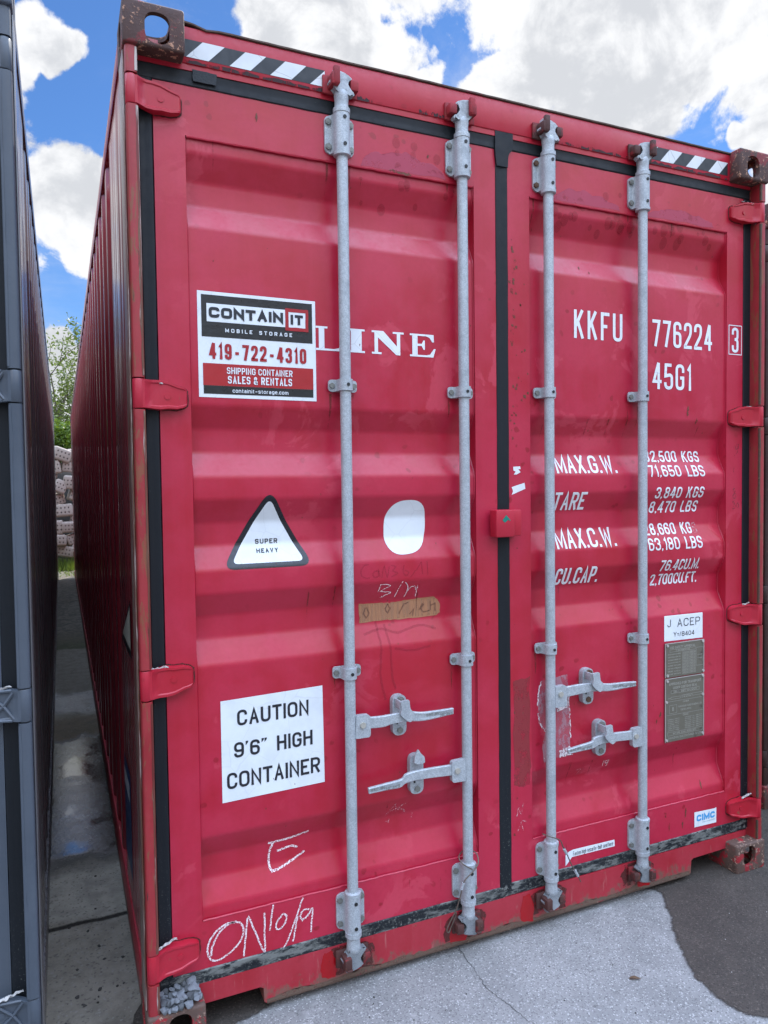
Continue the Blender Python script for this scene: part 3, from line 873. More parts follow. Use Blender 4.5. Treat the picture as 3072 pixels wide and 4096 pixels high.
def hinge_mesh(z0, z1, ribs=False, flip=False):
    """barrel, bent strap over the seal and rounded leaf on the door (left side of the container)"""
    b = MB(); zc = (z0 + z1) / 2; hh = (z1 - z0) / 2
    b.lathe([(.0145, z0 + .0015), (.0158, z0 + .004), (.0158, z1 - .004), (.0145, z1 - .0015)], .0205, .0245, 20)
    # strap: stations along x with depth and half height
    st = [(.022, .0105, .026, .96), (.036, .0125, .028, 1.0), (.048, .024, .040, 1.0), (.060, .031, .046, 1.02), (.080, .0335, .058, 1.04), (.100, .035, .059, .96),
          (.125, .037, .0595, .84), (.143, .039, .0596, .72), (.150, .042, .0597, .62), (.154, .048, .0597, .48)]
    rows = []
    sg = -1 if flip else 1
    for (x, yf, yb, k) in st:
        h = hh * .96 * k; dz = sg * (-.12 * hh if x > .11 else 0)
        row = []
        on = 1.0 if .045 < x < .150 else 0.0
        for t in (-1, -.965, -.80, -.72, -.3, .3, .72, .80, .965, 1):
            a_ = abs(t)
            dy = .0045 if a_ == 1 else (-.0022 * on if a_ > .78 else .0008 * on)
            row.append((x, yf + dy, zc + dz + t * h))
        rows.append((row, yb, zc + dz, h))
    b.sheet([r[0] for r in rows])
    for sgn in (0, -1):
        b.sheet([[r[0][sgn], (r[0][sgn][0], r[1], r[0][sgn][2])] for r in rows])
    last = rows[-1]; b.sheet([[p for p in last[0]], [(p[0] + .001, last[1], p[2]) for p in last[0]]])
    # cast roundel
    b.xz([(.098 + .0085 * math.cos(a * math.pi / 7), zc - sg * .1 * hh + .0085 * math.sin(a * math.pi / 7)) for a in range(14)], .0335, .038)
    if ribs:
        for s2 in (-1, 1):
            b.tube([(.046, .024, zc - s2 * hh * .8), (.07, .031, zc), (.105, .0335, zc + s2 * hh * .75)], .0045, 6)
        for s2 in (-1, 1):
            b.tube([(.05, .026, zc + s2 * hh * .9), (.11, .035, zc + s2 * hh * .85)], .004, 6)
    bmesh.ops.remove_doubles(b.bm, verts=b.bm.verts[:], dist=.0004)
    return b


def scrap(parent, x, y, z, sx, sz, seed, slope=0.0):
    """crumbled bead of old sealant"""
    rnd = random.Random(seed); b = MB(); n = 9; pts = []
    for i in range(n):
        t = i / (n - 1); pts.append((x - sx / 2 + sx * t, y + rnd.uniform(-.003, .003), z + slope * (t - .5) + rnd.uniform(-.2, .2) * sz))
    b.tube(pts, sz * .42, 7, sz * .22)
    for v in b.bm.verts: v.co += Vector((rnd.uniform(-1, 1), rnd.uniform(-1, 1), rnd.uniform(-1, 1))) * sz * .32
    return b.build('sealant_bead', 'scrap_white', parent, 0)


def saddle(b, x, z0, z1, rad, fl, thick=.004, rf=.010):
    """hat-shaped pressing over a rod: flanges plus half sleeve"""
    prof = []
    prof.append((x - rad - .009, .0545)); prof.append((x - rad - .0035, .050)); prof.append((x - rad - .0005, .041))
    for k in range(13):
        a = math.pi - math.pi * k / 12
        prof.append((x + rad * math.cos(a), ROD_Y - rad * math.sin(a)))
    prof += [(x + rad + .0005, .041), (x + rad + .0035, .050), (x + rad + .009, .0545)]
    pts = prof + [(x + rad + .009, .0595), (x - rad - .009, .0595)]
    b.xy(pts, z0, z1)
    return b


def bracket(parent, x, zc, hz, top, m):
    b = MB(); hw = .047
    e = .010
    # flange plate, sleeve, bolts, screws
    b.xz(rrect(x - hw, x + hw, zc - hz, zc + hz, .011), .0525, .0598)
    saddle(b, x, zc - hz - .001, zc + hz + .001, .0245, hw)
    b.mi = 1
    for sx in (-1, 1):
        for sz in (-1, 1):
            b.disc(x + sx * .0365, zc + sz * hz * .66, .0098, .0455, .0525, 6, random.random())
            b.disc(x + sx * .0365, zc + sz * hz * .66, .0055, .0445, .0455, 10)
    b.mi = 2
    for sz in (-1, 1): b.disc(x + .001, zc + sz * hz * .70, .0058, .0035, .02, 12)
    return b.build('bearing_bracket', ['galvanised', m, 'black_plastic'], parent)


def guide(parent, x, zc, hz=.0185):
    b = MB()
    b.xz(rrect(x - .047, x + .047, zc - hz, zc + hz, .007), .0535, .0598)
    saddle(b, x, zc - hz + .001, zc + hz - .001, .0228, .047)
    b.mi = 1
    for sx in (-1, 1): b.disc(x + sx * .0365, zc, .0088, .047, .0535, 6, random.random())
    b.mi = 2; b.disc(x + .001, zc, .0052, .0052, .022, 12)
    return b.build('rod_guide', ['galvanised', 'bolt_steel', 'black_plastic'], parent)


def cam(parent, x, top, side):
    s = 1 if top else -1; z0 = 2.781 if top else .130
    o = [(-.017, -.012), (-.019, .002), (-.034, .012), (-.043, .020), (-.040, .027), (-.028, .024), (-.014, .022), (-.012, .036), (-.020, .044), (-.031, .050), (-.030, .058), (-.018, .060),
         (.004, .056), (.020, .050), (.030, .042), (.026, .034), (.014, .032), (.012, .020), (.018, .010), (.034, .004), (.038, -.004), (.032, -.009), (.018, -.006), (.017, -.012)]
    o = [(x + a * (1 if side < 0 else -1), z0 + s * c) for a, c in o]
    if s * (1 if side < 0 else -1) < 0: o = o[::-1]
    b = MB(); b.xz(o, .012, .040)
    bmesh.ops.bevel(b.bm, geom=[e for e in b.bm.edges if abs(e.verts[0].co.y - e.verts[1].co.y) < .001], offset=.004, segments=2, affect='EDGES')
    return b.build('cam', 'galvanised_dirty' if top else 'galvanised_dark', parent)


def keeper(parent, x, top, side, m):
    """forged keeper welded to the header or sill: hook in front of one fin, lug beside the other"""
    zc = 2.806 if top else .104; s = 1 if top else -1
    b = MB()
    b.box(x - .055, x + .055, .040, .0502, zc - .028, zc + .028, .004)
    h = side
    xa, xb = sorted((x + h * .016, x + h * .040))
    b.box(xa, xb, -.002, .046, zc - .017, zc + .020, .004)
    xa, xb = sorted((x + h * .014, x + h * .034))
    b.box(xa, xb, -.004, .012, zc + s * .004 - .018, zc + s * .026 + .012, .004)
    xa, xb = sorted((x - h * .024, x - h * .052))
    b.box(xa, xb, .012, .046, zc - .018, zc + .016, .006)
    return b.build('cam_keeper', m, parent)


def lever(parent, x, hub, outline_t, outline_b, ydep, pin, letters=None, m='galvanised'):
    """door handle: forked hub on the rod, bent flat lever and pin"""
    b = MB()
    b.xz(round_poly(hub, .006), .016, .034)
    top = smooth_path(outline_t, 4); bot = smooth_path(outline_b, 4)
    n = 20
    def at(path, t):
        k = t * (len(path) - 1); i = min(int(k), len(path) - 2); f = k - i
        return path[i][0] + (path[i + 1][0] - path[i][0]) * f, path[i][1] + (path[i + 1][1] - path[i][1]) * f
    rows = []
    for i in range(n + 1):
        t = i / n; a = at(top, t); c = at(bot, t); y = ydep(t); xm = (a[0] + c[0]) / 2; th = .006
        k = .0022 / max(.004, abs(a[1] - c[1])); L_ = lambda f: (a[0] + (c[0] - a[0]) * f, a[1] + (c[1] - a[1]) * f); p_, q_ = L_(k), L_(1 - k); m1, m2 = L_(.24), L_(.76)
        groove = .0016 if t > .62 else 0.0
        rows.append([(a[0], y + .0022, a[1]), (p_[0], y, p_[1]), (m1[0], y, m1[1]), (m1[0], y + groove, m1[1] - .0004), (m2[0], y + groove, m2[1] + .0004), (m2[0], y, m2[1]), (q_[0], y, q_[1]), (c[0], y + .0022, c[1]),
                     (c[0], y + .0095, c[1]), (a[0], y + .0095, a[1]), (a[0], y + .0022, a[1])])
    b.sheet(rows)
    for r in (rows[0], rows[-1]): b.bm.faces.new([b.bm.verts.new(p) for p in r[:-1]])
    bmesh.ops.remove_doubles(b.bm, verts=b.bm.verts[:], dist=.0003)
    b.mi = 1; b.disc(pin[0], pin[1], .0095, .010, .018, 16)
    o = b.build('handle', [m, 'brass_pin'], parent, 24)
    if letters:
        (x0, x1, zc, rot, y) = letters; mid = (x0 + x1) / 2
        for (a, c, fl, dz) in ((x0, mid - .002, False, .003), (mid + .002, x1, True, -.003)):
            d = Decal(y, .0006); zz = zc + rot * ((a + c) / 2 - mid) + dz
            stext(d, "SAEJIN", a, c, zz - .0048, zz + .0048, .0016, .0014, rot=rot, flip=fl)
            d.build('lettering', 'bolt_steel', o)
    return o


def retainer(parent, x, zc, latch=True, rusty=False):
    b = MB()
    b.xz(rrect(x - .0245, x + .0245, zc - .066, zc + .066, .0215, 8), .046, .0675)
    b.mi = 1
    b.disc(x + .002, zc + .050, .0115, .036, .046, 14); b.disc(x + .002, zc + .050, .0075, .030, .036, 6)
    b.disc(x, zc - .048, .0105, .039, .046, 6, .3)
    b.mi = 2; b.box(x - .012, x - .006, .0445, .0462, zc - .028, zc - .020)
    b.mi = 0
    if latch:
        o = [(x - .020, zc + .060), (x + .012, zc + .062), (x + .016, zc + .030), (x + .030, zc + .018), (x + .028, zc - .003), (x + .014, zc - .012), (x - .008, zc + .004), (x - .020, zc + .018), (x - .014, zc + .036)]
        b.xz(round_poly(o, .006, 4), -.004, .003)
        b.box(x - .018, x - .011, .003, .046, zc + .030, zc + .058, .002)
    else:
        o = [(x - .020, zc + .048), (x - .016, zc + .072), (x - .004, zc + .090), (x + .004, zc + .076), (x + .018, zc + .062), (x + .020, zc + .042), (x - .006, zc + .040)]
        b.xz(round_poly(o, .004, 3), .024, .030)
    return b.build('handle_retainer', ['galvanised', 'rusty_bolt' if rusty else 'bolt_steel', 'black_plastic'], parent)


def door(parent, x0, x1, px0, px1, pm, fm, name='door'):
    """tubular frame with pressed panel between the stiles"""
    zt, zb = 2.728, .180
    b = MB()
    b.xz(round_poly([(x0, zb), (px0, zb), (px0, zt), (x0, zt)], 0), .060, .120)
    b.xz([(px1, zb), (x1, zb), (x1, zt), (px1, zt)], .060, .120)
    b.box(px0, px1, .0602, .120, 2.588, zt); b.box(px0, px1, .0602, .120, zb, .322)
    n = 10
    grid = [[(px0 + (px1 - px0) * i / n, y, z) for i in range(n + 1)] for z, y in SPROF]
    b.sheet(grid)
    # weld beads along the frame
    for zz, s in ((2.586, 1), (.3235, -1)):
        pts = [(px0 + .003 + (px1 - px0 - .006) * i / 60, .0625, zz + random.uniform(-.0009, .0009)) for i in range(61)]
        b.tube(pts, .0034, 6)
    for xx in (px0 + .0015, px1 - .0015):
        b.tube([(xx, panel_y(z) - .0005, z) for z in [2.583 - i * .0187 for i in range(121)]], .0028, 5)
    return b.build(name, [pm], parent, 30, recalc=True)


def gasket(parent, pts, w, axis, m, bulge=.0022, name='door_gasket'):
    """extruded seal strip, lightly crowned, along x or z; pts = (a0, a1, c) with c the centre line"""
    b = MB()
    a0, a1, c = pts
    prof = [(-.5, .0005), (-.44, -.0015), (-.2, -bulge * .6), (0, -bulge * .25), (.2, -bulge), (.44, -.002), (.5, .0005)]
    n = max(2, int(abs(a1 - a0) / .04)); rows = []
    for i in range(n + 1):
        t = a0 + (a1 - a0) * i / n; dw = random.uniform(-.0006, .0006)
        rows.append([((t, .0585 + q, c + p * w + dw) if axis == 'x' else (c + p * w + dw, .0585 + q, t)) for p, q in prof])
    b.sheet(rows)
    for r in rows[:: n]: pass
    b2 = [(r[0][0], .085, r[0][2]) for r in rows], [(r[-1][0], .085, r[-1][2]) for r in rows]
    b.sheet([[r[0] for r in rows], list(b2[0])]); b.sheet([[r[-1] for r in rows], list(b2[1])])
    return b.build(name, m, parent, 30)


def side_wall(parent, right, m, seed):
    """trapezoidal corrugated side, rails, seen in the alley"""
    b = MB(); pts = []; y = .165
    xo, xi = .010, .046
    pts = [(y, xo)]; y = .700
    while y < L_ - .44:
        pts += [(y, xo), (y + .072, xo), (y + .140, xi), (y + .210, xi)]; y += .278
    pts += [(y, xo), (L_ - .16, xo)]
    q = []
    for i, p in enumerate(pts):
        P_ = Vector(p)
        if i in (0, len(pts) - 1): q.append(p); continue
        a, c = Vector(pts[i - 1]), Vector(pts[i + 1])
        s0 = P_ + (a - P_).normalized() * .008; s1 = P_ + (c - P_).normalized() * .008
        q += [tuple(s0), tuple((s0 + s1 + P_ * 2) / 4), tuple(s1)]
    zs = [.15, .8, 1.5, 2.2, 2.845]
    b.sheet([[(x, yy, z) for (yy, x) in q] for z in zs])
    if right: b.flipx(W_)
    return b.build('side_wall', m, parent, 30, recalc=False)


def rail(parent, right, z0, z1, m, name):
    b = MB().box(.004, .062, CD - .004, L_ - CD + .004, z0, z1, .005)
    if right: b.flipx(W_)
    return b.build(name, m, parent)


def post(parent, right, m, mside, hinges):
    """front corner post: pressed channel, hinge-lug column interrupted at the hinges, scraped outer face"""
    b = MB()
    b.box(.0045, .0410, .057, .165, CH - .004, H_ - CH + .004)                 # inner box
    zz = [H_ - CH + .002]
    for z0, z1 in hinges: zz += [z1, z0]
    zz += [CH - .002]
    o = round_poly([(.0055, .060), (.0055, .0085), (.0365, .0085), (.0365, .060)], [0, .012, .010, 0], 5)
    for i in range(0, len(zz), 2): b.xy(o, zz[i + 1] + .002, zz[i] - .002)
    b.box(.006, .034, .044, .058, CH, H_ - CH)
    if right: b.flipx(W_)
    p = b.build('corner_post', m, parent, 40)
    e = MB()
    for i in range(0, len(zz), 2):
        zc_ = zz[i + 1] + .006; zt_ = zz[i] - .006; n = max(2, int((zt_ - zc_) / .012)); rows = []
        for k in range(n + 1):
            z_ = zc_ + (zt_ - zc_) * k / n; w_ = .0035 + .0035 * abs(mnoise.noise(Vector((z_ * 9, right * 5 + 1, 0)))) * 2
            rows.append([(.0366, .016, z_), (.0366, .0105, z_), (.0350, .0086 - .0002, z_), (.0345 - w_, .0083, z_)])
        e.sheet(rows)
    if right: e.flipx(W_)
    e.build('worn_edge', mside if not right else 'edge_rust' if m == 'red_post' else m, p, 0)
    c = MB().box(.0005, .0046, .040, .150, CH + .001, H_ - CH - .001, .0015)
    if right: c.flipx(W_)
    c.build('scraped_face', mside, p)
    return p


def container(name, loc, pal, label, cat, full=True, hinge_ribs=False, scraps=()):
    root = empty(name, loc, label, cat)
    for ix in (0, 1):
        for iy in (0, 1):
            for iz in (0, 1): casting(root, ix, iy, iz, pal['cast_hi'] if iz else pal['cast_lo'])
    for right in (0, 1):
        post(root, right, pal['post'], pal['scrape'], HZ)
        side_wall(root, right, pal['side'], right)
        rail(root, right, H_ - .062, H_ - .001, pal['rail'], 'top_rail')
        rail(root, right, .018, .155, pal['rail_low'], 'bottom_rail')
        q = MB().box(.006, .10, L_ - .16, L_ - .006, CH - .004, H_ - CH + .004)
        if right: q.flipx(W_)
        q.build('rear_post', pal['side'], root)
    # header with lip of the roof plate
    b = MB(); b.box(CW - .006, W_ - CW + .006, .050, .14, 2.783, 2.884, .003); b.box(.042, W_ - .042, .0535, .14, 2.7660, 2.7835)
    b.build('header', pal['frame'], root)
    b = MB(); n = 60; rows = []
    for i in range(n + 1):
        t = CW - .004 + (W_ - 2 * CW + .008) * i / n
        k = math.exp(-((t - .235) / .03) ** 2) * .007 + .0012 * math.sin(t * 9) - (.012 * math.exp(-((t - CW) / .012) ** 2) * -1)
        k = -.006 * math.exp(-((t - .225) / .022) ** 2) + .008 * math.exp(-((t - .17) / .03) ** 2) + random.uniform(-.0007, .0007)
        rows.append([(t, .052, 2.8842 + k), (t, .0455, 2.8860 + k), (t, .0455, 2.8905 + k), (t, .052, 2.8925 + k), (t, .16, 2.8935)])
    b.sheet(rows); b.build('roof_lip', pal['lip'], root, 40)
    MB().box(.05, W_ - .05, .155, L_ - .1, 2.872, 2.889).build('roof', pal['side'], root)
    MB().box(.05, W_ - .05, .125, L_ - .1, .09, .13).build('floor', pal['side'], root)
    MB().box(.10, W_ - .10, L_ - .09, L_ - .02, .12, 2.80).build('end_wall', pal['side'], root)
    # sill with the two lashing notches
    so = [(.046, .080), (.333, .080), (.343, .074), (.345, .030), (.352, .0255), (2.078, .0255), (2.084, .030), (2.087, .078), (2.098, .086), (2.268, .088), (2.392, .088), (2.392, .142), (.046, .142)]
    b = MB().xz(so, .0555, .13); b.build('sill', pal['sill'], root)
    b = MB(); b.box(.352, 2.078, .0535, .0600, .0225, .0290, .002)
    b.build('sill_edge', pal['edge'], root)
    doors = []
    d0 = door(root, .080, 1.1915, .166, 1.106, pal['door'], pal['frame']); d1 = door(root, 1.2375, 2.364, 1.328, 2.275, pal['door'], pal['frame'])
    # seals
    gasket(d0, (.120, 2.726, .0595), .036, 'z', 'rubber'); gasket(d1, (.150, 2.727, 2.3865), .042, 'z', 'rubber')
    gasket(d0, (.0415, 1.187, 2.7480), .046, 'x', 'rubber'); gasket(d1, (1.2575, 2.404, 2.7555), .052, 'x', 'rubber')
    gasket(d0, (.043, 1.21, .1585), .046, 'x', 'rubber_scuffed'); gasket(d1, (1.21, 2.405, .1655), .044, 'x', 'rubber_scuffed')
    g = gasket(d0, (.165, 2.788, 1.2145), .048, 'z', 'rubber', .0035)
    MB().xz(round_poly([(1.1865, 2.712), (1.1925, 2.668), (1.2365, 2.668), (1.2390, 2.712), (1.2575, 2.730), (1.2575, 2.787), (1.1865, 2.788)], [.018, .0, .0, .018, .010, .004, .004]), .0515, .060).build('door_gasket', 'rubber', d0, 30)
    for k, (z0, z1) in enumerate(HZ):
        fl = k >= 2
        hinge_mesh(z0, z1, hinge_ribs, fl).build('hinge', pal['hinge'], d0, 28)
        hinge_mesh(z0, z1, hinge_ribs, fl).flipx(W_).build('hinge', pal['hinge'], d1, 28)
    for (dd, x, y, z, sx, sz, sl_) in scraps: scrap(doors[dd] if doors else (d0, d1)[dd], x, y, z, sx, sz, int(x * 1000 + z * 77), sl_)
    rods = []
    for i, x in enumerate(ROD_X):
        side = (-1, 1, -1, 1)[i]
        b = MB()
        b.lathe([(.0172, .300), (.0172, 2.606)], x, ROD_Y, 28)
        for z in (.306, 2.592): b.lathe([(.021, z), (.0262, z + .002), (.0262, z + .012), (.021, z + .0145)], x, ROD_Y, 24)
        b.lathe([(.0262, 2.7195), (.0262, 2.733), (.0215, 2.7365), (.0208, 2.755), (.0222, 2.765), (.0228, 2.777), (.017, 2.788)], x, ROD_Y, 24)
        b.lathe([(.017, .124), (.0228, .133), (.0222, .145), (.0208, .155), (.0215, .174), (.0262, .178), (.0262, .1925)], x, ROD_Y, 24)
        rd = b.build('locking_rod', 'galvanised', root, 40); rods.append(rd)
        bracket(rd, x, 2.6625, .0565, True, 'rusty_bolt' if i == 2 else 'bolt_steel'); bracket(rd, x, .2495, .0565, False, 'bolt_steel')
        guide(rd, x, (1.9035, 1.899, 1.911, 1.913)[i]); guide(rd, x, (1.012, 1.008, 1.010, 1.006)[i])
        cam(rd, x, True, side); cam(rd, x, False, side)
        keeper(root, x, True, side, pal['keeper'][i]); keeper(root, x, False, side, pal['keeper'][4 + i])
        for (z0, z1) in ((.06, .13), (2.79, 2.82)): pass
    yl = lambda a, b_, c: (lambda t: a + (b_ - a) * t + c * math.sin(math.pi * t))
    lever(rods[0], .627, [(.638, .806), (.6425, .878), (.6845, .8765), (.690, .868), (.690, .812), (.685, .805)],
          [(.684, .867), (.723, .866), (.770, .869), (.821, .870), (.876, .860), (.984, .858)], [(.684, .831), (.731, .830), (.763, .837), (.817, .838), (.879, .832), (.984, .838)],
          yl(.020, .010, -.008), (.663, .847), (.881, .981, .847, -.01, .0085))
    lever(rods[1], 1.045, [(1.032, .604), (1.030, .679), (.985, .677), (.980, .672), (.980, .612), (.985, .606)],
          [(.986, .665), (.877, .670), (.812, .668), (.792, .654), (.740, .650), (.678, .645)], [(.986, .629), (.873, .638), (.811, .638), (.786, .628), (.740, .628), (.680, .626)],
          yl(.020, .010, -.006), (.999, .645), (.683, .785, .637, .045, .0085))
    lever(rods[2], 1.387, [(1.398, .800), (1.400, .876), (1.440, .877), (1.449, .868), (1.449, .806), (1.443, .800)],
          [(1.444, .868), (1.508, .872), (1.572, .870), (1.631, .860), (1.700, .857), (1.761, .852)], [(1.444, .831), (1.494, .836), (1.562, .840), (1.631, .833), (1.700, .834), (1.761, .834)],
          yl(.020, .010, -.008), (1.420, .847), (1.636, 1.758, .845, 0, .0085))
    lever(rods[3], 1.810, [(1.798, .602), (1.795, .674), (1.757, .673), (1.750, .666), (1.750, .609), (1.757, .602)],
          [(1.756, .664), (1.638, .672), (1.569, .670), (1.555, .658), (1.500, .652), (1.449, .645)], [(1.756, .630), (1.666, .638), (1.596, .640), (1.558, .632), (1.500, .630), (1.452, .628)],
          yl(.020, .010, -.006), (1.765, .644), (1.455, 1.553, .641, .05, .0085))
    retainer(d0, .804, .850); retainer(d0, .864, .646, False); retainer(d1, 1.566, .850, True, True); retainer(d1, 1.624, .650)
    # lock box bridging the door joint
    b = MB(); b.box(1.152, 1.226, .006, .050, 1.414, 1.507, .005); b.box(1.224, 1.262, .018, .0605, 1.416, 1.506, .004)
    b.build('lock_box', pal['frame'], root)
    return root, d0, d1, rods


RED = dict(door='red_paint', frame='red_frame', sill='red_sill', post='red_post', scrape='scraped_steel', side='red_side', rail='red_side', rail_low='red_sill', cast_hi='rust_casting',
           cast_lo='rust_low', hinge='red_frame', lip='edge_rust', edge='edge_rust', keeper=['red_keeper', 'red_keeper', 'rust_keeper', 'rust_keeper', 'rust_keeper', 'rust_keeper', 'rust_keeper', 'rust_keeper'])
GRAY = dict(door='gray_paint', frame='gray_paint', sill='gray_paint', post='gray_paint', scrape='gray_side', side='gray_side', rail='gray_side', rail_low='gray_side', cast_hi='gray_casting',
            cast_lo='gray_casting', hinge='gray_paint', lip='gray_side', edge='gray_paint', keeper=['gray_paint'] * 8)
BROWN = dict(door='brown_paint', frame='brown_paint', sill='brown_paint', post='brown_paint', scrape='brown_paint', side='brown_paint', rail='brown_paint', rail_low='brown_paint', cast_hi='rust_casting',
             cast_lo='rust_casting', hinge='brown_paint', lip='edge_rust', edge='edge_rust', keeper=['rust_keeper'] * 8)

RC, RD0, RD1, RODS = container('shipping_container', (0, 0, 0), RED, 'weathered red shipping container with grey locking rods and white lettering on its doors', 'shipping container',
    scraps=[(0, .064, .034, 1.888, .046, .0065, -.004), (0, .060, .034, 1.091, .046, .0065, .003), (0, .060, .036, .299, .060, .0075, .020), (0, .068, .05, 2.690, .022, .005, 0),
            (1, 2.375, .034, 2.702, .036, .009, .003), (1, 2.372, .036, 1.892, .026, .006, .003), (1, 2.362, .036, 1.094, .036, .007, .006), (1, 2.372, .034, .298, .050, .009, .012), (1, 2.358, .056, 2.716, .012, .004, 0)])
GC, GD0, GD1, GRODS = container('shipping_container', (-.2575 - W_, -.048, 0), GRAY, 'grey painted shipping container at the left edge, only its corner post and corrugated side showing', 'shipping container',
    hinge_ribs=True, scraps=[(1, 2.362, .034, 1.094, .05, .007, .004), (1, 2.362, .034, .298, .06, .008, .012)])
BC = container('shipping_container', (2.885, .36, 0), BROWN, 'dark brown shipping container showing as a thin shaded strip beyond the right corner post', 'shipping container')[0]

# ------------------------------------------------------------------ markings on the red container


def L_part(o, s): o['label'] = s; return o


# company sign
d = Decal(); d.poly([(.1905, 1.856), (.5455, 1.855), (.5455, 2.159), (.1905, 2.160)]); sign = L_part(d.build('company_sign', 'white_vinyl', RC), 'white company sign with black and red bands and a phone number')
def sub(lift, mat_, fn, name='lettering', par=None, y=None):
    dd = Decal(y, lift); fn(dd); return dd.build(name, mat_, par or sign)
def lines(lift, m, items, par, y=None, **kw):
    for a in items:
        dd = Decal(y, lift); stext(dd, *a[0], **a[1]) if isinstance(a[0], tuple) else stext(dd, *a, **kw); dd.build('lettering', m, par)
def rect(dd, x0, x1, z0, z1): dd.poly([(x0, z0), (x1, z0), (x1, z1), (x0, z1)])
sub(.0014, 'black_vinyl', lambda q: rect(q, .2015, .535, 2.030, 2.150), 'black_band')
sub(.0014, 'black_vinyl', lambda q: rect(q, .204, .5355, 1.866, 1.890), 'black_band')
sub(.0014, 'sign_red', lambda q: rect(q, .203, .536, 1.8903, 1.954), 'red_band')
sub(.0020, 'white_vinyl', lambda q: rect(q, .2165, .4535, 2.0735, 2.1255), 'name_panel')
sub(.0022, 'white_vinyl', lambda q: rect(q, .458, .516, 2.0715, 2.1235), 'name_panel')
def itbox(q):
    for (x0, x1, z0, z1) in ((.450, .522, 2.120, 2.1305), (.450, .522, 2.064, 2.0745), (.450, .460, 2.064, 2.1305), (.513, .5225, 2.064, 2.1305)): q.poly(jag([(x0, z0), (x1, z0), (x1, z1), (x0, z1)], .0007, 4), random.uniform(-.0002, 0))
sub(.0026, 'sign_red_text', itbox, 'red_frame')
lines(.0030, 'ink_black', [(("CONTAIN", .2225, .4435, 2.0850, 2.1155, .0086, .0042), dict(rr=.30)), ("IT", .4665, .5055, 2.083, 2.1125, .0082, .005)], sign)
lines(.0026, 'white_vinyl', [("MOBILE STORAGE", .2690, .4705, 2.0455, 2.0565, .0023, .0065, 1.1, .3), ("SHIPPING CONTAINER", .2715, .4698, 1.9255, 1.9445, .0029, .0024, .5),
     ("SALES & RENTALS", .2740, .4678, 1.8975, 1.9198, .0037, .0030, .5), ("containit-storage.com", .2870, .4560, 1.8715, 1.8832, .0018, .0017)], sign)
sub(.0020, 'sign_red_text', lambda q: stext(q, "419-722-4310", .2215, .5145, 1.9670, 2.0125, .0082, .0060))

# LINE, slab serif capitals partly under the sign
d = Decal()
z0, z1 = 2.0125, 2.0860; s = .006
d.poly([(.5462, z1), (.5462, z1 - s), (.556, z1 - s), (.556, z0 + s), (.5462, z0 + s), (.5462, z0), (.630, z0), (.6355, .0395 + 2.0), (.629, 2.0395), (.621, z0 + s * 1.6), (.606, z0 + s), (.574, z0 + s), (.574, z1 - s), (.5845, z1 - s), (.5845, z1)])
d.poly([(.652, z1), (.652, z1 - s), (.662, z1 - s), (.662, z0 + s), (.652, z0 + s), (.652, z0), (.7085, z0), (.7085, z0 + s), (.698, z0 + s), (.698, z1 - s), (.7085, z1 - s), (.7085, z1)])
d.poly([(.7325, z1), (.7325, z1 - s), (.742, z1 - s), (.742, z0 + s), (.7325, z0 + s), (.7325, z0), (.766, z0), (.766, z0 + s), (.754, z0 + s), (.754, 2.065), (.818, z0), (.832, z0), (.832, z1 - s), (.8445, z1 - s), (.8445, z1), (.806, z1), (.806, z1 - s), (.820, z1 - s), (.820, 2.040), (.773, z1)])
d.poly([(.8665, z1), (.8665, z1 - s), (.8755, z1 - s), (.8755, z0 + s), (.8665, z0 + s), (.8665, z0), (.952, z0), (.961, 2.0405), (.9545, 2.0405), (.940, z0 + s * 1.5), (.928, z0 + s), (.8945, z0 + s), (.8945, 2.0475), (.910, 2.0475), (.916, 2.036), (.921, 2.036), (.921, 2.066), (.916, 2.066), (.910, 2.0545), (.8945, 2.0545), (.8945, z1 - s), (.926, z1 - s), (.938, z1 - s * 1.6), (.948, 2.062), (.9545, 2.062), (.9535, z1)])
for f in d.bm.faces: f.normal_update()
bmesh.ops.triangulate(d.bm, faces=d.bm.faces[:])
L_part(d.build('owner_lettering', 'letter_white', RC), 'white slab serif letters LINE, the rest hidden under the sign')

# SUPER HEAVY triangle and the white blanked sticker
d = Decal(None, .0009); d.poly(round_poly([(.3935, 1.590), (.248, 1.351), (.530, 1.351)], [.046, .040, .046], 8)); tri = L_part(d.build('warning_triangle', 'triangle_black', RC), 'black bordered white triangle reading SUPER HEAVY')
sub(.0016, 'white_vinyl', lambda q: q.poly(round_poly([(.3935, 1.562), (.276, 1.3665), (.502, 1.3665)], [.026, .022, .022], 6)), 'triangle_face', tri)
lines(.0023, 'ink_black', [("SUPER", .3530, .4225, 1.4225, 1.4372, .0029, .0035), ("HEAVY", .3545, .4220, 1.3955, 1.4085, .0029, .0035)], tri)
d = Decal(None, .0009); pts = []
for k in range(48):
    a = 2 * math.pi * k / 48; ca, sa = math.cos(a), math.sin(a)
    rr = 1 / (abs(ca) ** 2.6 + abs(sa) ** 2.6) ** (1 / 2.6)
    pts.append((.8555 + .0755 * rr * ca + .004 * sa, 1.457 + .0885 * rr * sa + .006 * ca * (1 if sa < 0 else .2)))
d.poly(pts); L_part(d.build('blank_sticker', 'white_vinyl', RC), 'plain white rounded sticker')

# CAUTION sign
d = Decal(None, .0009); d.poly([(.2330, .660), (.5525, .668), (.5495, .9735), (.2330, .9645)]); cs = L_part(d.build('caution_sign', 'white_vinyl', RC), 'white sign reading CAUTION 9\'6" HIGH CONTAINER')
lines(.0016, 'ink_black', [("CAUTION", .281, .5035, .8865, .9335, .0076, .0055), ("9'6\" HIGH", .270, .5145, .7915, .8375, .0076, .0055, .9), ("CONTAINER", .2475, .538, .7005, .7490, .0076, .0052)], cs, rot=.017)

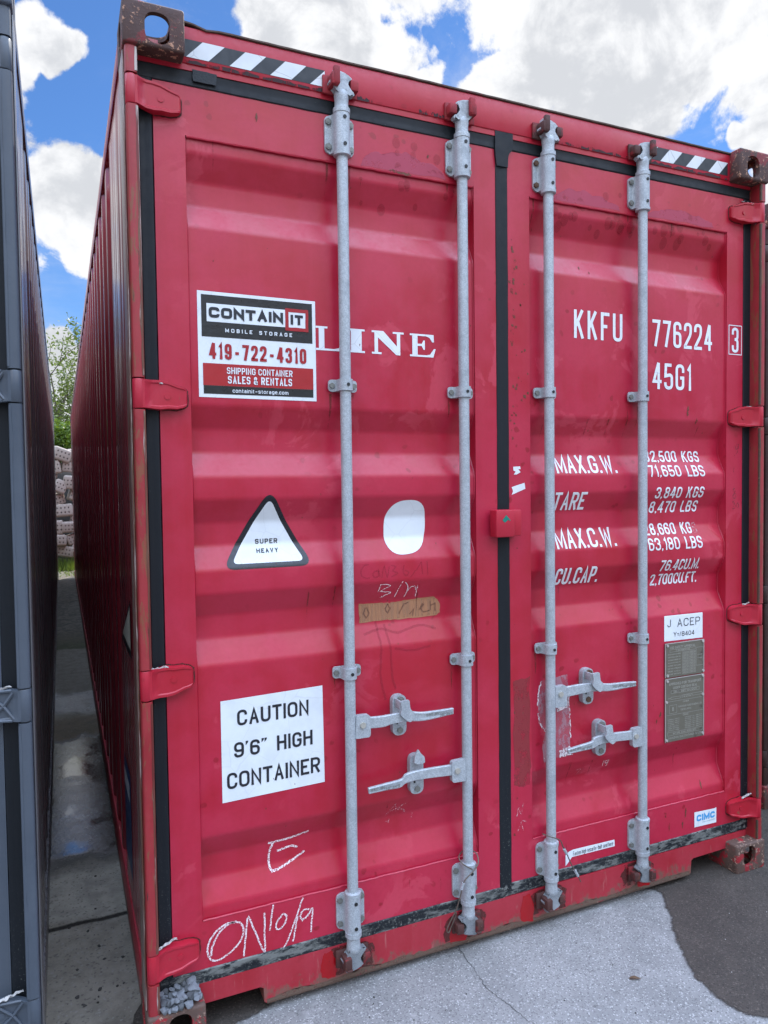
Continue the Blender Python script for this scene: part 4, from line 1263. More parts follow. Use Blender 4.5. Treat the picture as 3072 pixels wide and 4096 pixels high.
# numbers on the right door
for a in (("KKFU", 1.5245, 1.747, 2.117, 2.219, .0122, .016), ("776224", 1.893, 2.2025, 2.112, 2.213, .0122, .0125), ("45G1", 1.894, 2.092, 1.950, 2.050, .0122, .013)):
    d = Decal(); stext(d, *a); L_part(d.build('serial_lettering', 'letter_white', RC), 'white condensed lettering ' + a[0])
d = Decal(.060)
for st in ([(2.2865, 2.104), (2.3565, 2.104), (2.3565, 2.2195), (2.2865, 2.2195), (2.2865, 2.104)],): d.ribbon(st, .0032, True)
stext(d, "3", 2.302, 2.3395, 2.1115, 2.2115, .0112)
L_part(d.build('check_digit', 'letter_white', RC), 'white boxed figure 3')
for (s_, a, b_, c, e) in (("MAX.G.W.", 1.4505, 1.7275, 1.630, 1.696), ("TARE", 1.4435, 1.587, 1.496, 1.561), ("MAX.C.W.", 1.4505, 1.7245, 1.3565, 1.4265), ("CU.CAP.", 1.4475, 1.6475, 1.2235, 1.286)):
    d = Decal(); stext(d, s_, a, b_, c, e, .0092, .0060); L_part(d.build('weight_lettering', 'letter_white', RC), 'white lettering ' + s_)
for (s_, a, b_, c, e) in (("32,500 KGS", 1.8800, 2.1635, 1.672, 1.7155), ("71,650 LBS", 1.8800, 2.1690, 1.6145, 1.659), ("3,840 KGS", 1.9155, 2.1665, 1.5305, 1.574), ("8,470 LBS", 1.9070, 2.1560, 1.474, 1.519),
                          ("28,660 KG", 1.8760, 2.1215, 1.3885, 1.433), ("63,180 LBS", 1.8770, 2.1565, 1.330, 1.3775), ("76.4CU.M.", 1.9420, 2.1505, 1.246, 1.290), ("2,700CU.FT.", 1.9130, 2.1575, 1.190, 1.234)):
    d = Decal(); stext(d, s_, a, b_, c, e, .0066, .0044 if 'CU' in s_ else .0062, .9); L_part(d.build('weight_lettering', 'letter_white', RC), 'white lettering ' + s_)
d = Decal(); stext(d, "S", 2.128, 2.150, 1.3885, 1.432, .0058); L_part(d.build('worn_letter', 'chalk_faint', RC), 'nearly worn away letter S')

# approval sticker, plates, maker sticker, seal sticker
d = Decal(None, .0009); d.poly([(1.9545, .972), (2.1565, .9695), (2.1565, 1.0705), (1.9545, 1.0715)]); ap = L_part(d.build('approval_sticker', 'white_vinyl', RC), 'white sticker reading J ACEP YT/8404')
sub(.0016, 'ink_black', lambda q: (stext(q, "J", 1.9705, 1.988, 1.0265, 1.0555, .0030), stext(q, "ACEP", 2.022, 2.142, 1.0245, 1.0555, .0030, .008), stext(q, "Y", 2.002, 2.018, .9875, 1.0045, .0023), stext(q, "T", 2.021, 2.031, .9875, .999, .0021),
     stext(q, "/8404", 2.033, 2.112, .9860, 1.0038, .0023, .0035)), 'lettering', ap)


def data_plate(x0, x1, z0, z1, rows, label, rivets):
    b = MB(); b.xz(rrect(x0, x1, z0, z1, .004, 3), .0625, .0665)
    b.mi = 1
    e = .0028
    for (a, b_, c, f) in ((x0, x0 + e, z0, z1), (x1 - e, x1, z0, z1), (x0 + e, x1 - e, z1 - e, z1)): b.box(a, b_, .0614, .0626, c, f)
    for (rx, rz) in rivets: b.disc(rx, rz, .0052, .058, .0624, 10)
    o = L_part(b.build('data_plate', ['data_plate', 'plate_edge'], RC), label)
    q = Decal(.0625, .0007)
    for r in rows:
        if r[0] == 'box': q.ribbon([(r[1], r[3]), (r[2], r[3]), (r[2], r[4]), (r[1], r[4]), (r[1], r[3])], .0010, True)
        elif r[0] == 'line': q.ribbon([(r[1], r[3]), (r[2], r[3])], .0010)
        else: stext(q, r[0], r[1], r[2], r[3], r[4], r[5], r[5] * .9, .5)
    q.build('lettering', 'plate_text', o)


def dashes(x0, x1, z, h, n, seed):
    rnd = random.Random(seed); out = []; x = x0
    words = ["DATE", "NO", "IDENTIFICATION", "MAXIMUM", "GROSS", "KG", "LB", "STACKING", "TEST", "LOAD"]
    return out


X0, X1 = 1.9545, 2.1600
rows = [("CSC SAFETY APPROVAL", 1.979, 2.112, .9405, .9500, .0015), ('box', 1.978, 2.112, .9285, .9375), ("F/BV/8803/05", 2.010, 2.082, .9300, .9358, .0010), ('box', 2.118, 2.154, .862, .934), ("J ACEP", 2.122, 2.150, .9020, .9070, .0008), ("YT/8404", 2.124, 2.149, .8890, .8935, .0008)]
for k, tx in enumerate(("DATE MANUFACTURED", "IDENTIFICATION NO.", "MAXIMUM GROSS WT", "ALLOW STACK WT", "RACKING TEST LOAD", "END WALL STRENGTH", "SIDE WALL", "SECOND TEST DATE")):
    zz = .9170 - k * .0112; rows.append((tx, 1.968, 2.034, zz, zz + .0046, .0008)); rows.append(('box', 2.043, 2.076, zz - .0012, zz + .0062)); rows.append(('box', 2.080, 2.114, zz - .0012, zz + .0062))
    rows.append(("32500 KG", 2.046, 2.073, zz + .0003, zz + .0046, .0007)); rows.append(("71650 LB", 2.083, 2.111, zz + .0003, zz + .0046, .0007))
data_plate(X0, X1, .8285, .9640, rows, 'upper tarnished safety approval plate', [(1.9655, .955), (2.1525, .956), (1.9655, .837), (2.1535, .838)])
rows = [("APPROVED FOR TRANSPORT", 1.974, 2.144, .7965, .8065, .0016), ("UNDER CUSTOMS SEAL", 1.995, 2.122, .7810, .7905, .0015), ('box', 1.985, 2.134, .7640, .7755), ("GB/C 8917 BV/2011", 1.998, 2.120, .7660, .7735, .0012),
        ("TYPE", 1.968, 1.982, .7430, .7478, .0008), ('box', 1.984, 2.034, .7415, .7500), ("MANUFACTURERS NO", 2.040, 2.094, .7490, .7535, .0008), ("OF THE CONTAINER", 2.040, 2.090, .7420, .7465, .0008), ('box', 2.098, 2.150, .7440, .7530),
        ('line', 1.962, 2.153, .7330, 0), ("OWNER", 2.046, 2.078, .7225, .7290, .0011), ('box', 1.976, 2.014, .6860, .7180), ("8", 1.991, 1.999, .695, .710, .0018), ("KAWASAKI KISEN KAISHA LTD.", 2.024, 2.148, .7045, .7120, .0010), ("TOKYO JAPAN", 2.034, 2.090, .6910, .6985, .0010),
        ('line', 1.962, 2.153, .6800, 0), ("CIMC", 2.047, 2.076, .6695, .6770, .0013), ('box', 1.966, 2.150, .5985, .6120), ("IMITARIL EUMI-4000/2011", 1.995, 2.118, .6010, .6090, .0011), ("ZHANGZHOU CIMC CONTAINER CO. LTD.", 1.968, 2.148, .5845, .5925, .0010)]
for k, tx in enumerate(("INTERNAL LENGTH", "INTERNAL WIDTH", "INTERNAL HEIGHT", "TARE WT", "CUBIC CAPACITY", "TIMBER TREATMENT", "MANUFACTURED")):
    zz = .6600 - k * .0072; rows.append((tx, 1.968, 2.028, zz, zz + .0040, .0007)); rows.append(("12032 MM 39 FT", 2.056, 2.148, zz, zz + .0040, .0007))
data_plate(X0, X1, .5735, .8245, rows, 'lower tarnished customs plate', [(1.9655, .815), (2.1525, .817), (1.961, .733), (2.1525, .742), (1.9615, .582), (2.1525, .585)])

d = Decal(.060, .0008); d.poly([(2.1075, .2075), (2.2270, .2050), (2.2275, .2670), (2.2150, .2650), (2.1075, .2690)]); mk = L_part(d.build('maker_sticker', 'white_vinyl', RC), 'white sticker with pale blue letters CIMC')
sub(.0014, 'logo_blue', lambda q: stext(q, "CIMC", 2.1190, 2.2180, .2290, .2550, .0072, .0034, rr=.4), 'lettering', mk, .060)
sub(.0014, 'text_grey', lambda q: stext(q, "WORLD CLASS BOXES", 2.1500, 2.2180, .2190, .2235, .0009, .0011), 'lettering', mk, .060)
d = Decal(.060, .0008); d.poly([(1.4725, .1935), (1.4900, .2090), (1.5010, .2210), (1.7010, .2190), (1.6995, .2445), (1.5060, .2480), (1.4880, .2440), (1.4725, .2330)]); ss = L_part(d.build('seal_sticker', 'white_vinyl', RC), 'white arrow strip reading Fasten high security-bolt seal here')
sub(.0014, 'ink_black', lambda q: stext(q, "Fasten high security-bolt seal here", 1.5060, 1.6930, .2245, .2405, .00135, .0012, .5), 'lettering', ss, .060)

# hazard stripes on the header
def stripes(x0, x1, tops, z0, z1, label):
    d = Decal(.050, .0007); dz = -.0465
    d.poly([(x0, z0), (x1, z0), (x1, z1), (x0, z1)]); o = L_part(d.build('hazard_stripe', 'hazard_black', RC), label)
    q = Decal(.050, .0014)
    for a, b_ in tops:
        P_ = [(a, z1), (b_, z1), (b_ + dz, z0), (a + dz, z0)]
        if b_ > x1: P_ = [(x1, z1 - .002), (x1, z0), (a + dz, z0)] if a >= x1 - .003 else [(a, z1), (x1, z1), (x1, z0), (a + dz, z0)]
        if a + dz < x0: P_ = [(max(a, x0), z1), (b_, z1), (b_ + dz, z0), (max(a + dz, x0), z0)]
        q.poly(P_)
    q.build('white_bar', 'hazard_white', o)
stripes(.1625, .5815, [(.2185, .2805), (.3400, .4010), (.4590, .5235), (.5815, .64)], 2.8000, 2.8490, 'black and white hazard stripe left of the first locking rod')
stripes(1.8560, 2.2640, [(1.870, 1.9020), (1.9600, 2.0245), (2.0890, 2.1450), (2.2060, 2.2640)], 2.8005, 2.8500, 'black and white hazard stripe beside the right corner casting')

# green scrap on the lock box, white scraps below it
d = Decal(.006, .0008); d.poly([(1.1755, 1.4722), (1.1905, 1.4895), (1.2065, 1.4728), (1.2070, 1.4695), (1.2035, 1.4697), (1.1985, 1.4735), (1.1885, 1.4655), (1.1845, 1.4635)][::-1]); L_part(d.build('arrow_sticker', 'green_vinyl', RC), 'torn green arrow shaped sticker')
d = Decal(.060, .0008); d.poly([(1.258, 1.6265), (1.266, 1.6365), (1.257, 1.6400), (1.2555, 1.6535), (1.284, 1.6545), (1.2865, 1.6455), (1.277, 1.6445), (1.286, 1.6345), (1.270, 1.6265)]); d.poly([(1.2490, 1.5830), (1.3025, 1.5975), (1.3055, 1.5765), (1.2490, 1.5560), (1.2545, 1.5690)])
L_part(d.build('torn_sticker', 'white_vinyl', RC), 'torn white sticker scraps beside the door joint')

# hand marks in chalk and crayon
def chalk(paths, w, m, label, y=None, name='chalk_mark', amp=.0010):
    d = Decal(y, .0011)
    for p in paths: d.ribbon(wobble(smooth_path(p, 4) if len(p) > 2 else p, amp, 2), w)
    return L_part(d.build(name, m, RC), label)
chalk([[(.376, .494), (.44, .497), (.506, .509)], [(.393, .494), (.381, .470), (.377, .440), (.381, .416), (.391, .409), (.42, .416), (.460, .430), (.493, .446)], [(.404, .464), (.43, .469), (.455, .470), (.468, .462)]], .0062, 'chalk', 'white chalk letter E')
chalk([[(.262, .297), (.236, .300), (.205, .285), (.184, .258), (.178, .232), (.186, .207), (.205, .196), (.230, .203), (.262, .222), (.283, .250), (.284, .280), (.268, .297), (.245, .298), (.215, .280), (.194, .245), (.189, .215)],
       [(.285, .188), (.292, .245), (.301, .303), (.325, .240), (.349, .183), (.350, .240), (.3505, .304)]], .0052, 'chalk', 'chalked letters ON at the foot of the left door', .060)
chalk([[(.366, .246), (.372, .285), (.379, .322)], [(.409, .286), (.390, .268), (.386, .248), (.397, .242), (.413, .254), (.419, .276), (.409, .287)], [(.473, .322), (.448, .262), (.424, .205), (.408, .178)], [(.454, .268), (.446, .228), (.438, .192)],
       [(.493, .279), (.474, .282), (.463, .266), (.470, .252), (.487, .262), (.503, .280), (.500, .245), (.4965, .206)]], .0048, 'chalk', 'chalked figures 10/19 at the foot of the left door', .060)
chalk([[(.772, .505), (.788, .530), (.800, .547)], [(.800, .547), (.804, .528), (.806, .513)], [(.778, .517), (.800, .524), (.826, .536), (.846, .544)], [(.822, .528), (.812, .521), (.826, .519), (.838, .512), (.840, .504)]], .0032, 'chalk_faint', 'faint scratched letters AS')
chalk([[(.868, .478), (.872, .496)], [(.775, .482), (.785, .487), (.782, .478)]], .0028, 'chalk_faint', 'short pale scratch strokes')
chalk([[(.750, 1.250), (.755, 1.275)], [(.752, 1.275), (.790, 1.270), (.758, 1.252), (.795, 1.246), (.775, 1.236), (.758, 1.228)], [(.832, 1.282), (.812, 1.228)], [(.842, 1.278), (.856, 1.256), (.848, 1.226)], [(.848, 1.226), (.862, 1.256), (.880, 1.262)], [(.880, 1.262), (.888, 1.248), (.890, 1.262), (.890, 1.224)]], .0024, 'chalk', 'thin chalk letters B/W')
chalk([[(.712, 1.343), (.694, 1.338), (.684, 1.320), (.694, 1.302), (.716, 1.299)], [(.742, 1.322), (.728, 1.316), (.728, 1.302), (.744, 1.302), (.746, 1.322), (.750, 1.300)], [(.757, 1.298), (.765, 1.334), (.776, 1.300), (.783, 1.334)], [(.790, 1.336), (.806, 1.330), (.796, 1.318), (.812, 1.308), (.790, 1.298)],
       [(.836, 1.334), (.833, 1.310), (.845, 1.300), (.853, 1.310), (.838, 1.316)], [(.860, 1.294), (.884, 1.320), (.900, 1.342)], [(.900, 1.342), (.904, 1.300)], [(.920, 1.342), (.923, 1.296)]], .0042, 'crayon_dark', 'faded dark crayon writing Con 3 6/11')
chalk([[(2.344, 1.742), (2.330, 1.740), (2.328, 1.724), (2.342, 1.726), (2.340, 1.740), (2.336, 1.712), (2.320, 1.696)], [(2.318, 1.650), (2.315, 1.626)], [(2.326, 1.564), (2.314, 1.560), (2.322, 1.546), (2.328, 1.530), (2.318, 1.524), (2.312, 1.534), (2.326, 1.554)],
       [(2.310, 1.508), (2.320, 1.512), (2.320, 1.498), (2.312, 1.482), (2.326, 1.486)], [(2.340, 1.506), (2.330, 1.496), (2.334, 1.484), (2.346, 1.494), (2.340, 1.506)]], .0026, 'pen_dark', 'dark pen figures down the right stile', .060)
chalk([[(1.665, .548), (1.667, .522)], [(1.684, .546), (1.674, .544), (1.676, .534), (1.688, .538), (1.688, .548), (1.686, .518)]], .0022, 'chalk', 'small chalk figure 19')
chalk([[(1.545, .528), (1.562, .530), (1.558, .516), (1.548, .508)], [(1.572, .512), (1.576, .528)]], .0022, 'chalk_faint', 'small worn chalk squiggle')
chalk([[(.745, 1.150), (.752, 1.08), (.748, .98), (.765, .90)], [(.775, 1.140), (.785, 1.06), (.790, .97), (.802, .93)], [(.70, 1.115), (.76, 1.128), (.82, 1.112), (.90, 1.128), (.96, 1.112)], [(.80, 1.065), (.86, 1.052), (.93, 1.060)]], .0075, 'crayon_dark', 'ghosts of rubbed out crayon writing')
chalk([[(1.262, .42), (1.27, .45), (1.278, .425), (1.29, .462)], [(1.265, .36), (1.278, .395)], [(1.29, .365), (1.28, .40), (1.30, .395)]], .0026, 'chalk_faint', 'pale scratches on the right stile of the door joint', .060)

# tan painted-over patch with old writing, tape residue, touched-up paint, drips and rust
d = Decal(None, .0009); d.poly(jag([(.690, 1.213), (.760, 1.212), (.800, 1.206), (.850, 1.213), (.900, 1.2165), (.960, 1.2165), (.975, 1.208), (.984, 1.190), (.985, 1.162), (.972, 1.155), (.900, 1.152), (.830, 1.150), (.790, 1.153), (.690, 1.151)], .0016, 4)); tp = L_part(d.build('painted_patch', 'tan_patch', RC), 'brown patch of painted over writing')
d = Decal(None, .0014); d.poly([(.692, 1.153), (.975, 1.157), (.965, 1.213), (.692, 1.210)]); d.build('streaks', 'tan_streak', tp)
for p in ([(.712, 1.20), (.704, 1.18), (.714, 1.165), (.724, 1.18), (.716, 1.20)], [(.79, 1.206), (.800, 1.19), (.79, 1.176), (.780, 1.19), (.79, 1.206)], [(.83, 1.17), (.85, 1.20), (.865, 1.205)], [(.87, 1.165), (.885, 1.18), (.88, 1.16)], [(.905, 1.175), (.92, 1.198)], [(.925, 1.196), (.912, 1.182), (.922, 1.168), (.945, 1.172)], [(.948, 1.205), (.948, 1.172)], [(.948, 1.188), (.966, 1.194), (.966, 1.168)]):
    d = Decal(None, .0018); d.ribbon(wobble(p, .001, 2), .0042); d.build('old_writing', 'crayon_brown', tp)
d = Decal(None, .0007); d.poly(jag([(1.358, .780), (1.362, .850), (1.376, .890), (1.490, .895), (1.496, .800), (1.502, .700), (1.500, .640), (1.510, .600), (1.440, .596), (1.384, .590), (1.380, .640), (1.392, .700), (1.366, .736)], .0035, 5)); tr_ = L_part(d.build('tape_residue', 'residue', RC), 'torn grey adhesive residue round the third locking rod')
d = Decal(None, .0012)
for p in ([(1.358, .780), (1.362, .850), (1.376, .890)], [(1.392, .700), (1.366, .736), (1.358, .780)], [(1.494, .830), (1.500, .740), (1.502, .650)]): d.ribbon(jag(p, .003, 8, False), .0045)
d.poly(jag([(1.440, .800), (1.488, .802), (1.490, .775), (1.442, .768)], .002, 4)); d.poly(jag([(1.452, .620), (1.498, .634), (1.512, .600), (1.450, .597)], .003, 4)); d.poly(jag([(1.384, .604), (1.404, .612), (1.40, .594)], .002, 3))
d.build('residue_edge', 'residue_edge', tr_)
d = Decal(.060, .0006); d.poly(jag([(1.252, .905), (1.318, .910), (1.322, .60), (1.318, .52), (1.250, .53)], .004, 6)); L_part(d.build('tape_residue', 'residue', RC), 'dull tape residue on the stile beside the door joint').data.materials[0] = MATS['faint_red']
for (cx, w, zt_, zb_) in ((.552, .046, .128, .040), (1.02, .060, .098, .034), (1.300, .05, .130, .03), (1.84, .06, .12, .03)):
    d = Decal(.0555, .0007); d.poly(jag([(cx - w / 2, zb_ + .01), (cx + w / 2, zb_), (cx + w / 2 + .006, (zt_ + zb_) / 2), (cx + w / 2 - .01, zt_), (cx - w / 2 + .008, zt_), (cx - w / 2 - .004, (zt_ + zb_) / 2)], .003, 4))
    L_part(d.build('touch_up_paint', 'touchup', RC), 'brighter red touched up patch on the sill')
d = Decal(.050, .0007)
for (x0, x1) in ((.17, .58), (.65, .74), (.90, 1.04), (1.43, 1.76), (1.84, 2.26)):
    top = [(x0 + (x1 - x0) * i / 26, 2.7915 + random.uniform(-.004, .006)) for i in range(27)]
    d.poly([(x1, 2.7835), (x0, 2.7835)] + top)
L_part(d.build('grime', 'grime', RC), 'black grime along the lower edge of the header')
d = Decal(.060, .0007)
for i in range(60):
    x = random.choice([random.uniform(1.25, 1.275), random.uniform(1.246, 1.262), random.uniform(1.25, 1.32)]); z = random.uniform(1.75, 2.45) if random.random() < .8 else random.uniform(.3, 1.5); s_ = random.uniform(.0015, .005)
    d.poly(jag([(x - s_, z - s_), (x + s_, z - s_ * 1.2), (x + s_ * .8, z + s_), (x - s_, z + s_ * 1.3)], s_ * .4, 2))
L_part(d.build('rust_spots', 'rust_stain', RC), 'rust freckles beside the door joint')['kind'] = 'stuff'
d = Decal(None, .0010)
def drip(x, z, w, h): d.poly(jag([(x - w / 2, z - h * .3), (x - w * .1, z - h), (x + w * .3, z - h * .5), (x + w / 2, z), (x + w * .1, z + h * .5)], w * .18, 3))
for (x, z, w, h) in ((2.075, 1.875, .012, .034), (2.122, 1.835, .011, .018), (.372, 2.680, .007, .018), (1.955, .290, .007, .03), (2.060, .285, .009, .028), (2.044, .245, .008, .03), (2.155, .375, .010, .022), (1.975, .245, .006, .03), (1.935, .69, .010, .018), (1.915, .665, .008, .014), (1.94, 1.062, .010, .010), (.935, 2.660, .008, .010), (1.36, 2.49, .008, .008), (1.56, 2.375, .008, .009), (1.60, 2.36, .007, .008)):
    drip(x, z, w, h)
for i in range(46):
    dx = random.choice([random.uniform(.17, 1.10), random.uniform(1.33, 2.27)]); drip(dx, random.uniform(.33, 2.55), random.uniform(.002, .0045), random.uniform(.003, .007))
L_part(d.build('rust_spots', 'rust_stain', RC), 'rust chips and drips scattered over the doors')['kind'] = 'stuff'
d = Decal(.060, .0009)
for p in ([(.80, 2.592), (.83, 2.590), (.855, 2.588), (.875, 2.588)],): d.ribbon(jag(p, .0022, 6, False), .007)
d.build('rust_spots', 'rust_stain', RC)
# chalky tide marks below the upper seal, round drips, rust runs under the fittings
def film(x0, x1, zlo, zhi, seed, label):
    rnd_ = random.Random(seed); n = 34; top = []; low = []
    for k in range(n + 1):
        x = x0 + (x1 - x0) * k / n; e_ = math.sin(math.pi * k / n) ** .45
        top.append((x, zlo + (zhi - zlo) * e_ * (.55 + .45 * (mnoise.noise(Vector((x * 17, seed, 0))) + .5)) + rnd_.uniform(-.003, .003)))
        low.append((x, zlo + (zhi - zlo) * .12 * mnoise.noise(Vector((x * 11, seed, 4)))))
    d = Decal(.060 if zlo > 2.588 else None, .0005); d.poly(low + top[::-1]); bmesh.ops.triangulate(d.bm, faces=d.bm.faces[:]); return L_part(d.build('chalky_film', 'chalky_film', RC), label)
film(.70, 1.00, 2.5925, 2.668, 1, 'pale chalky tide mark on the left door top'); film(1.42, 1.73, 2.5925, 2.650, 2, 'pale chalky tide mark on the right door top'); film(1.86, 2.20, 2.5925, 2.645, 3, 'pale chalky tide mark near the right corner'); film(1.12, 1.18, 2.45, 2.66, 4, 'pale chalky smear on the left door stile')
d = Decal(None, .0007)
for i in range(64):
    if i < 40: x, z, r0 = random.uniform(1.42, 2.25), random.gauss(2.555, .035), random.uniform(.006, .019)
    else: x, z, r0 = random.uniform(.70, 1.08), random.gauss(2.60, .05), random.uniform(.005, .014)
    if z > 2.72: continue
    d.poly([(x + r0 * math.cos(a * math.pi / 8), z + r0 * 1.25 * math.sin(a * math.pi / 8)) for a in range(16)], -.00002 * i)
L_part(d.build('drip_marks', 'dark_drip', RC), 'round dark water drips on the upper doors')['kind'] = 'stuff'
d = Decal(None, .0009)
for (x, z, w, h) in [(x_ + dx_, z_, random.uniform(.004, .010), random.uniform(.04, .13)) for x_ in ROD_X for dx_ in (-.0365, .0365, .01) for z_ in (2.600, 1.880, .990)] + [(random.uniform(.18, 2.26), random.choice([2.585, 1.83, 1.55, 1.28, .56, .32]), random.uniform(.003, .007), random.uniform(.03, .12)) for _ in range(26)]:
    if 1.10 < x < 1.335 or (.23 < x < .96 and 1.3 < z < 1.6) or (.18 < x < .56 and (1.8 < z < 2.2 or .6 < z < 1.0)): continue
    d.poly([(x - w / 2, z), (x + w / 2, z), (x + w * .3, z - h * .6), (x, z - h), (x - w * .35, z - h * .5)])
L_part(d.build('rust_runs', 'rust_run', RC), 'thin rust runs below the fittings')['kind'] = 'stuff'
# tape on the top seal
b = MB().xz(jag([(.190, 2.738), (.254, 2.737), (.256, 2.768), (.188, 2.771)], .0012, 5), .0505, .054); L_part(b.build('tape_patch', 'tape_black', RC, 0), 'black tape patch on the upper seal')
# triangular and blue stickers on the alley side wall
def wall_x(y):
    if y < .772: return .010
    t = (y - .700) % .278
    if t < .072: return .010
    if t < .140: return .010 + .036 * (t - .072) / .068
    if t < .210: return .046
    return .046 - .036 * (t - .210) / .068


def side_decal(name, m, y0, y1, zlo, zhi, parent, lift=.0016, label=None):
    """film on the corrugated alley side; zlo/zhi give its lower and upper edge along y"""
    b = MB(); n = int((y1 - y0) / .008); rows = []
    for k in range(n + 1):
        y = y0 + (y1 - y0) * k / n; x = wall_x(y) - lift; rows.append([(x, y, zlo(y)), (x, y, zhi(y))])
    b.sheet(rows); o = b.build(name, m, parent, 0)
    if label: o['label'] = label
    return o
st_ = side_decal('warning_triangle', 'triangle_black', .335, .705, lambda y: 1.055, lambda y: max(1.062, 1.245 - (y - .335) * .49), RC, .0016, 'black bordered warning triangle on the alley side')
side_decal('triangle_face', 'cream_vinyl', .336, .640, lambda y: 1.085, lambda y: max(1.088, 1.222 - (y - .336) * .44), st_, .0030)
bs_ = side_decal('blue_sticker', 'deep_blue', .50, .765, lambda y: .26, lambda y: .62, RC, .0016, 'blue and white label low on the alley side')
for zz in (.55,): side_decal('white_band', 'white_vinyl', .53, .745, lambda y, q=zz: q - .030, lambda y, q=zz: q + .030, bs_, .0030)
for (ya, yb, za, zb) in ((6.85, 6.92, 1.05, 1.75), (7.12, 7.18, 1.25, 1.75), (7.40, 7.48, 1.10, 1.65), (7.96, 8.04, .95, 1.55)):
    side_decal('old_lettering', 'ghost_grey', ya, yb, lambda y, q=za: q, lambda y, q=zb: q, RC, .0016, 'worn pale stroke of large lettering on the alley side')

# rusty seams round the hinge leaves and stained patches round the lower keepers
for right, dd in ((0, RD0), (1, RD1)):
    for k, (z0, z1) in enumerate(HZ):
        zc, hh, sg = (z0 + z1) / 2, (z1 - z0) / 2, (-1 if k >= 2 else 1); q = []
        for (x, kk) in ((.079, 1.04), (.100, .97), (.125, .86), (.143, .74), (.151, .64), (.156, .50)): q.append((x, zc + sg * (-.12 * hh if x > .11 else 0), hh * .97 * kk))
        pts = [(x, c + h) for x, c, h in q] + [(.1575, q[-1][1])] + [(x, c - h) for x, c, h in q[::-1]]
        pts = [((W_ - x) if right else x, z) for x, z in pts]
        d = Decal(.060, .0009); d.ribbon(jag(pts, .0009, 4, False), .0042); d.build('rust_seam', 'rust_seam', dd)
for x in ROD_X:
    d = Decal(.0555, .0006); d.poly(jag([(x - .075, .050), (x + .08, .046), (x + .085, .11), (x + .05, .136), (x - .06, .134), (x - .082, .10)], .006, 4)); L_part(d.build('rust_stain', 'keeper_stain', RC), 'rust stain round a lower cam keeper')
d = Decal(.0555, .0005); n = 90
d.poly([(.352 + (2.078 - .352) * i / n, .0262) for i in range(n + 1)] + [(2.078 - (2.078 - .352) * i / n, .038 + .022 * max(0, mnoise.noise(Vector((i * .31, 3, 0)))) + .014 * abs(mnoise.noise(Vector((i * .9, 7, 0)))) + random.uniform(-.002, .002)) for i in range(n + 1)])
bmesh.ops.triangulate(d.bm, faces=d.bm.faces[:]); L_part(d.build('scuffed_edge', 'sill_scuff', RC), 'brown scuffed lower edge of the sill')

# ------------------------------------------------------------------ wire seals on the second and third rods
def wire(pts, label, ferrules):
    root = empty('seal_wire', pts[0], label, 'wire seal', 'wire seals looped on the lower rods')
    o = Vector(pts[0]); b = MB(); b.tube([Vector(p) - o for p in smooth_path(pts, 5)], .0021, 7); b.build('cable', 'wire', root)
    for (a, c) in ferrules:
        f = MB(); f.tube([Vector(a) - o, Vector(c) - o], .0052, 8); f.build('ferrule', 'galvanised_dirty', root)
wire([(1.046, .003, .306), (1.012, .010, .330), (1.010, .030, .345), (1.045, .052, .350), (1.075, .030, .345), (1.072, .008, .320), (1.046, .000, .300), (1.020, .000, .282), (1.008, .001, .262), (1.000, .004, .226), (.986, .010, .178), (.968, .016, .142), (.956, .020, .112), (.964, .020, .103), (.974, .020, .122), (.986, .016, .152), (.988, .012, .168)],
     'twisted wire seal with a hanging loop on the lower end of the second locking rod', [((1.010, .001, .270), (1.003, .003, .248))])
wire([(1.350, .030, .352), (1.362, .008, .350), (1.392, .000, .338), (1.412, .006, .322), (1.424, .012, .300), (1.440, .016, .278), (1.452, .018, .252), (1.464, .018, .226), (1.480, .016, .196), (1.494, .014, .172), (1.505, .014, .150)],
     'straight frayed wire seal poking out below the third locking rod', [((1.430, .013, .288), (1.444, .016, .266)), ((1.480, .016, .198), (1.492, .014, .174))])

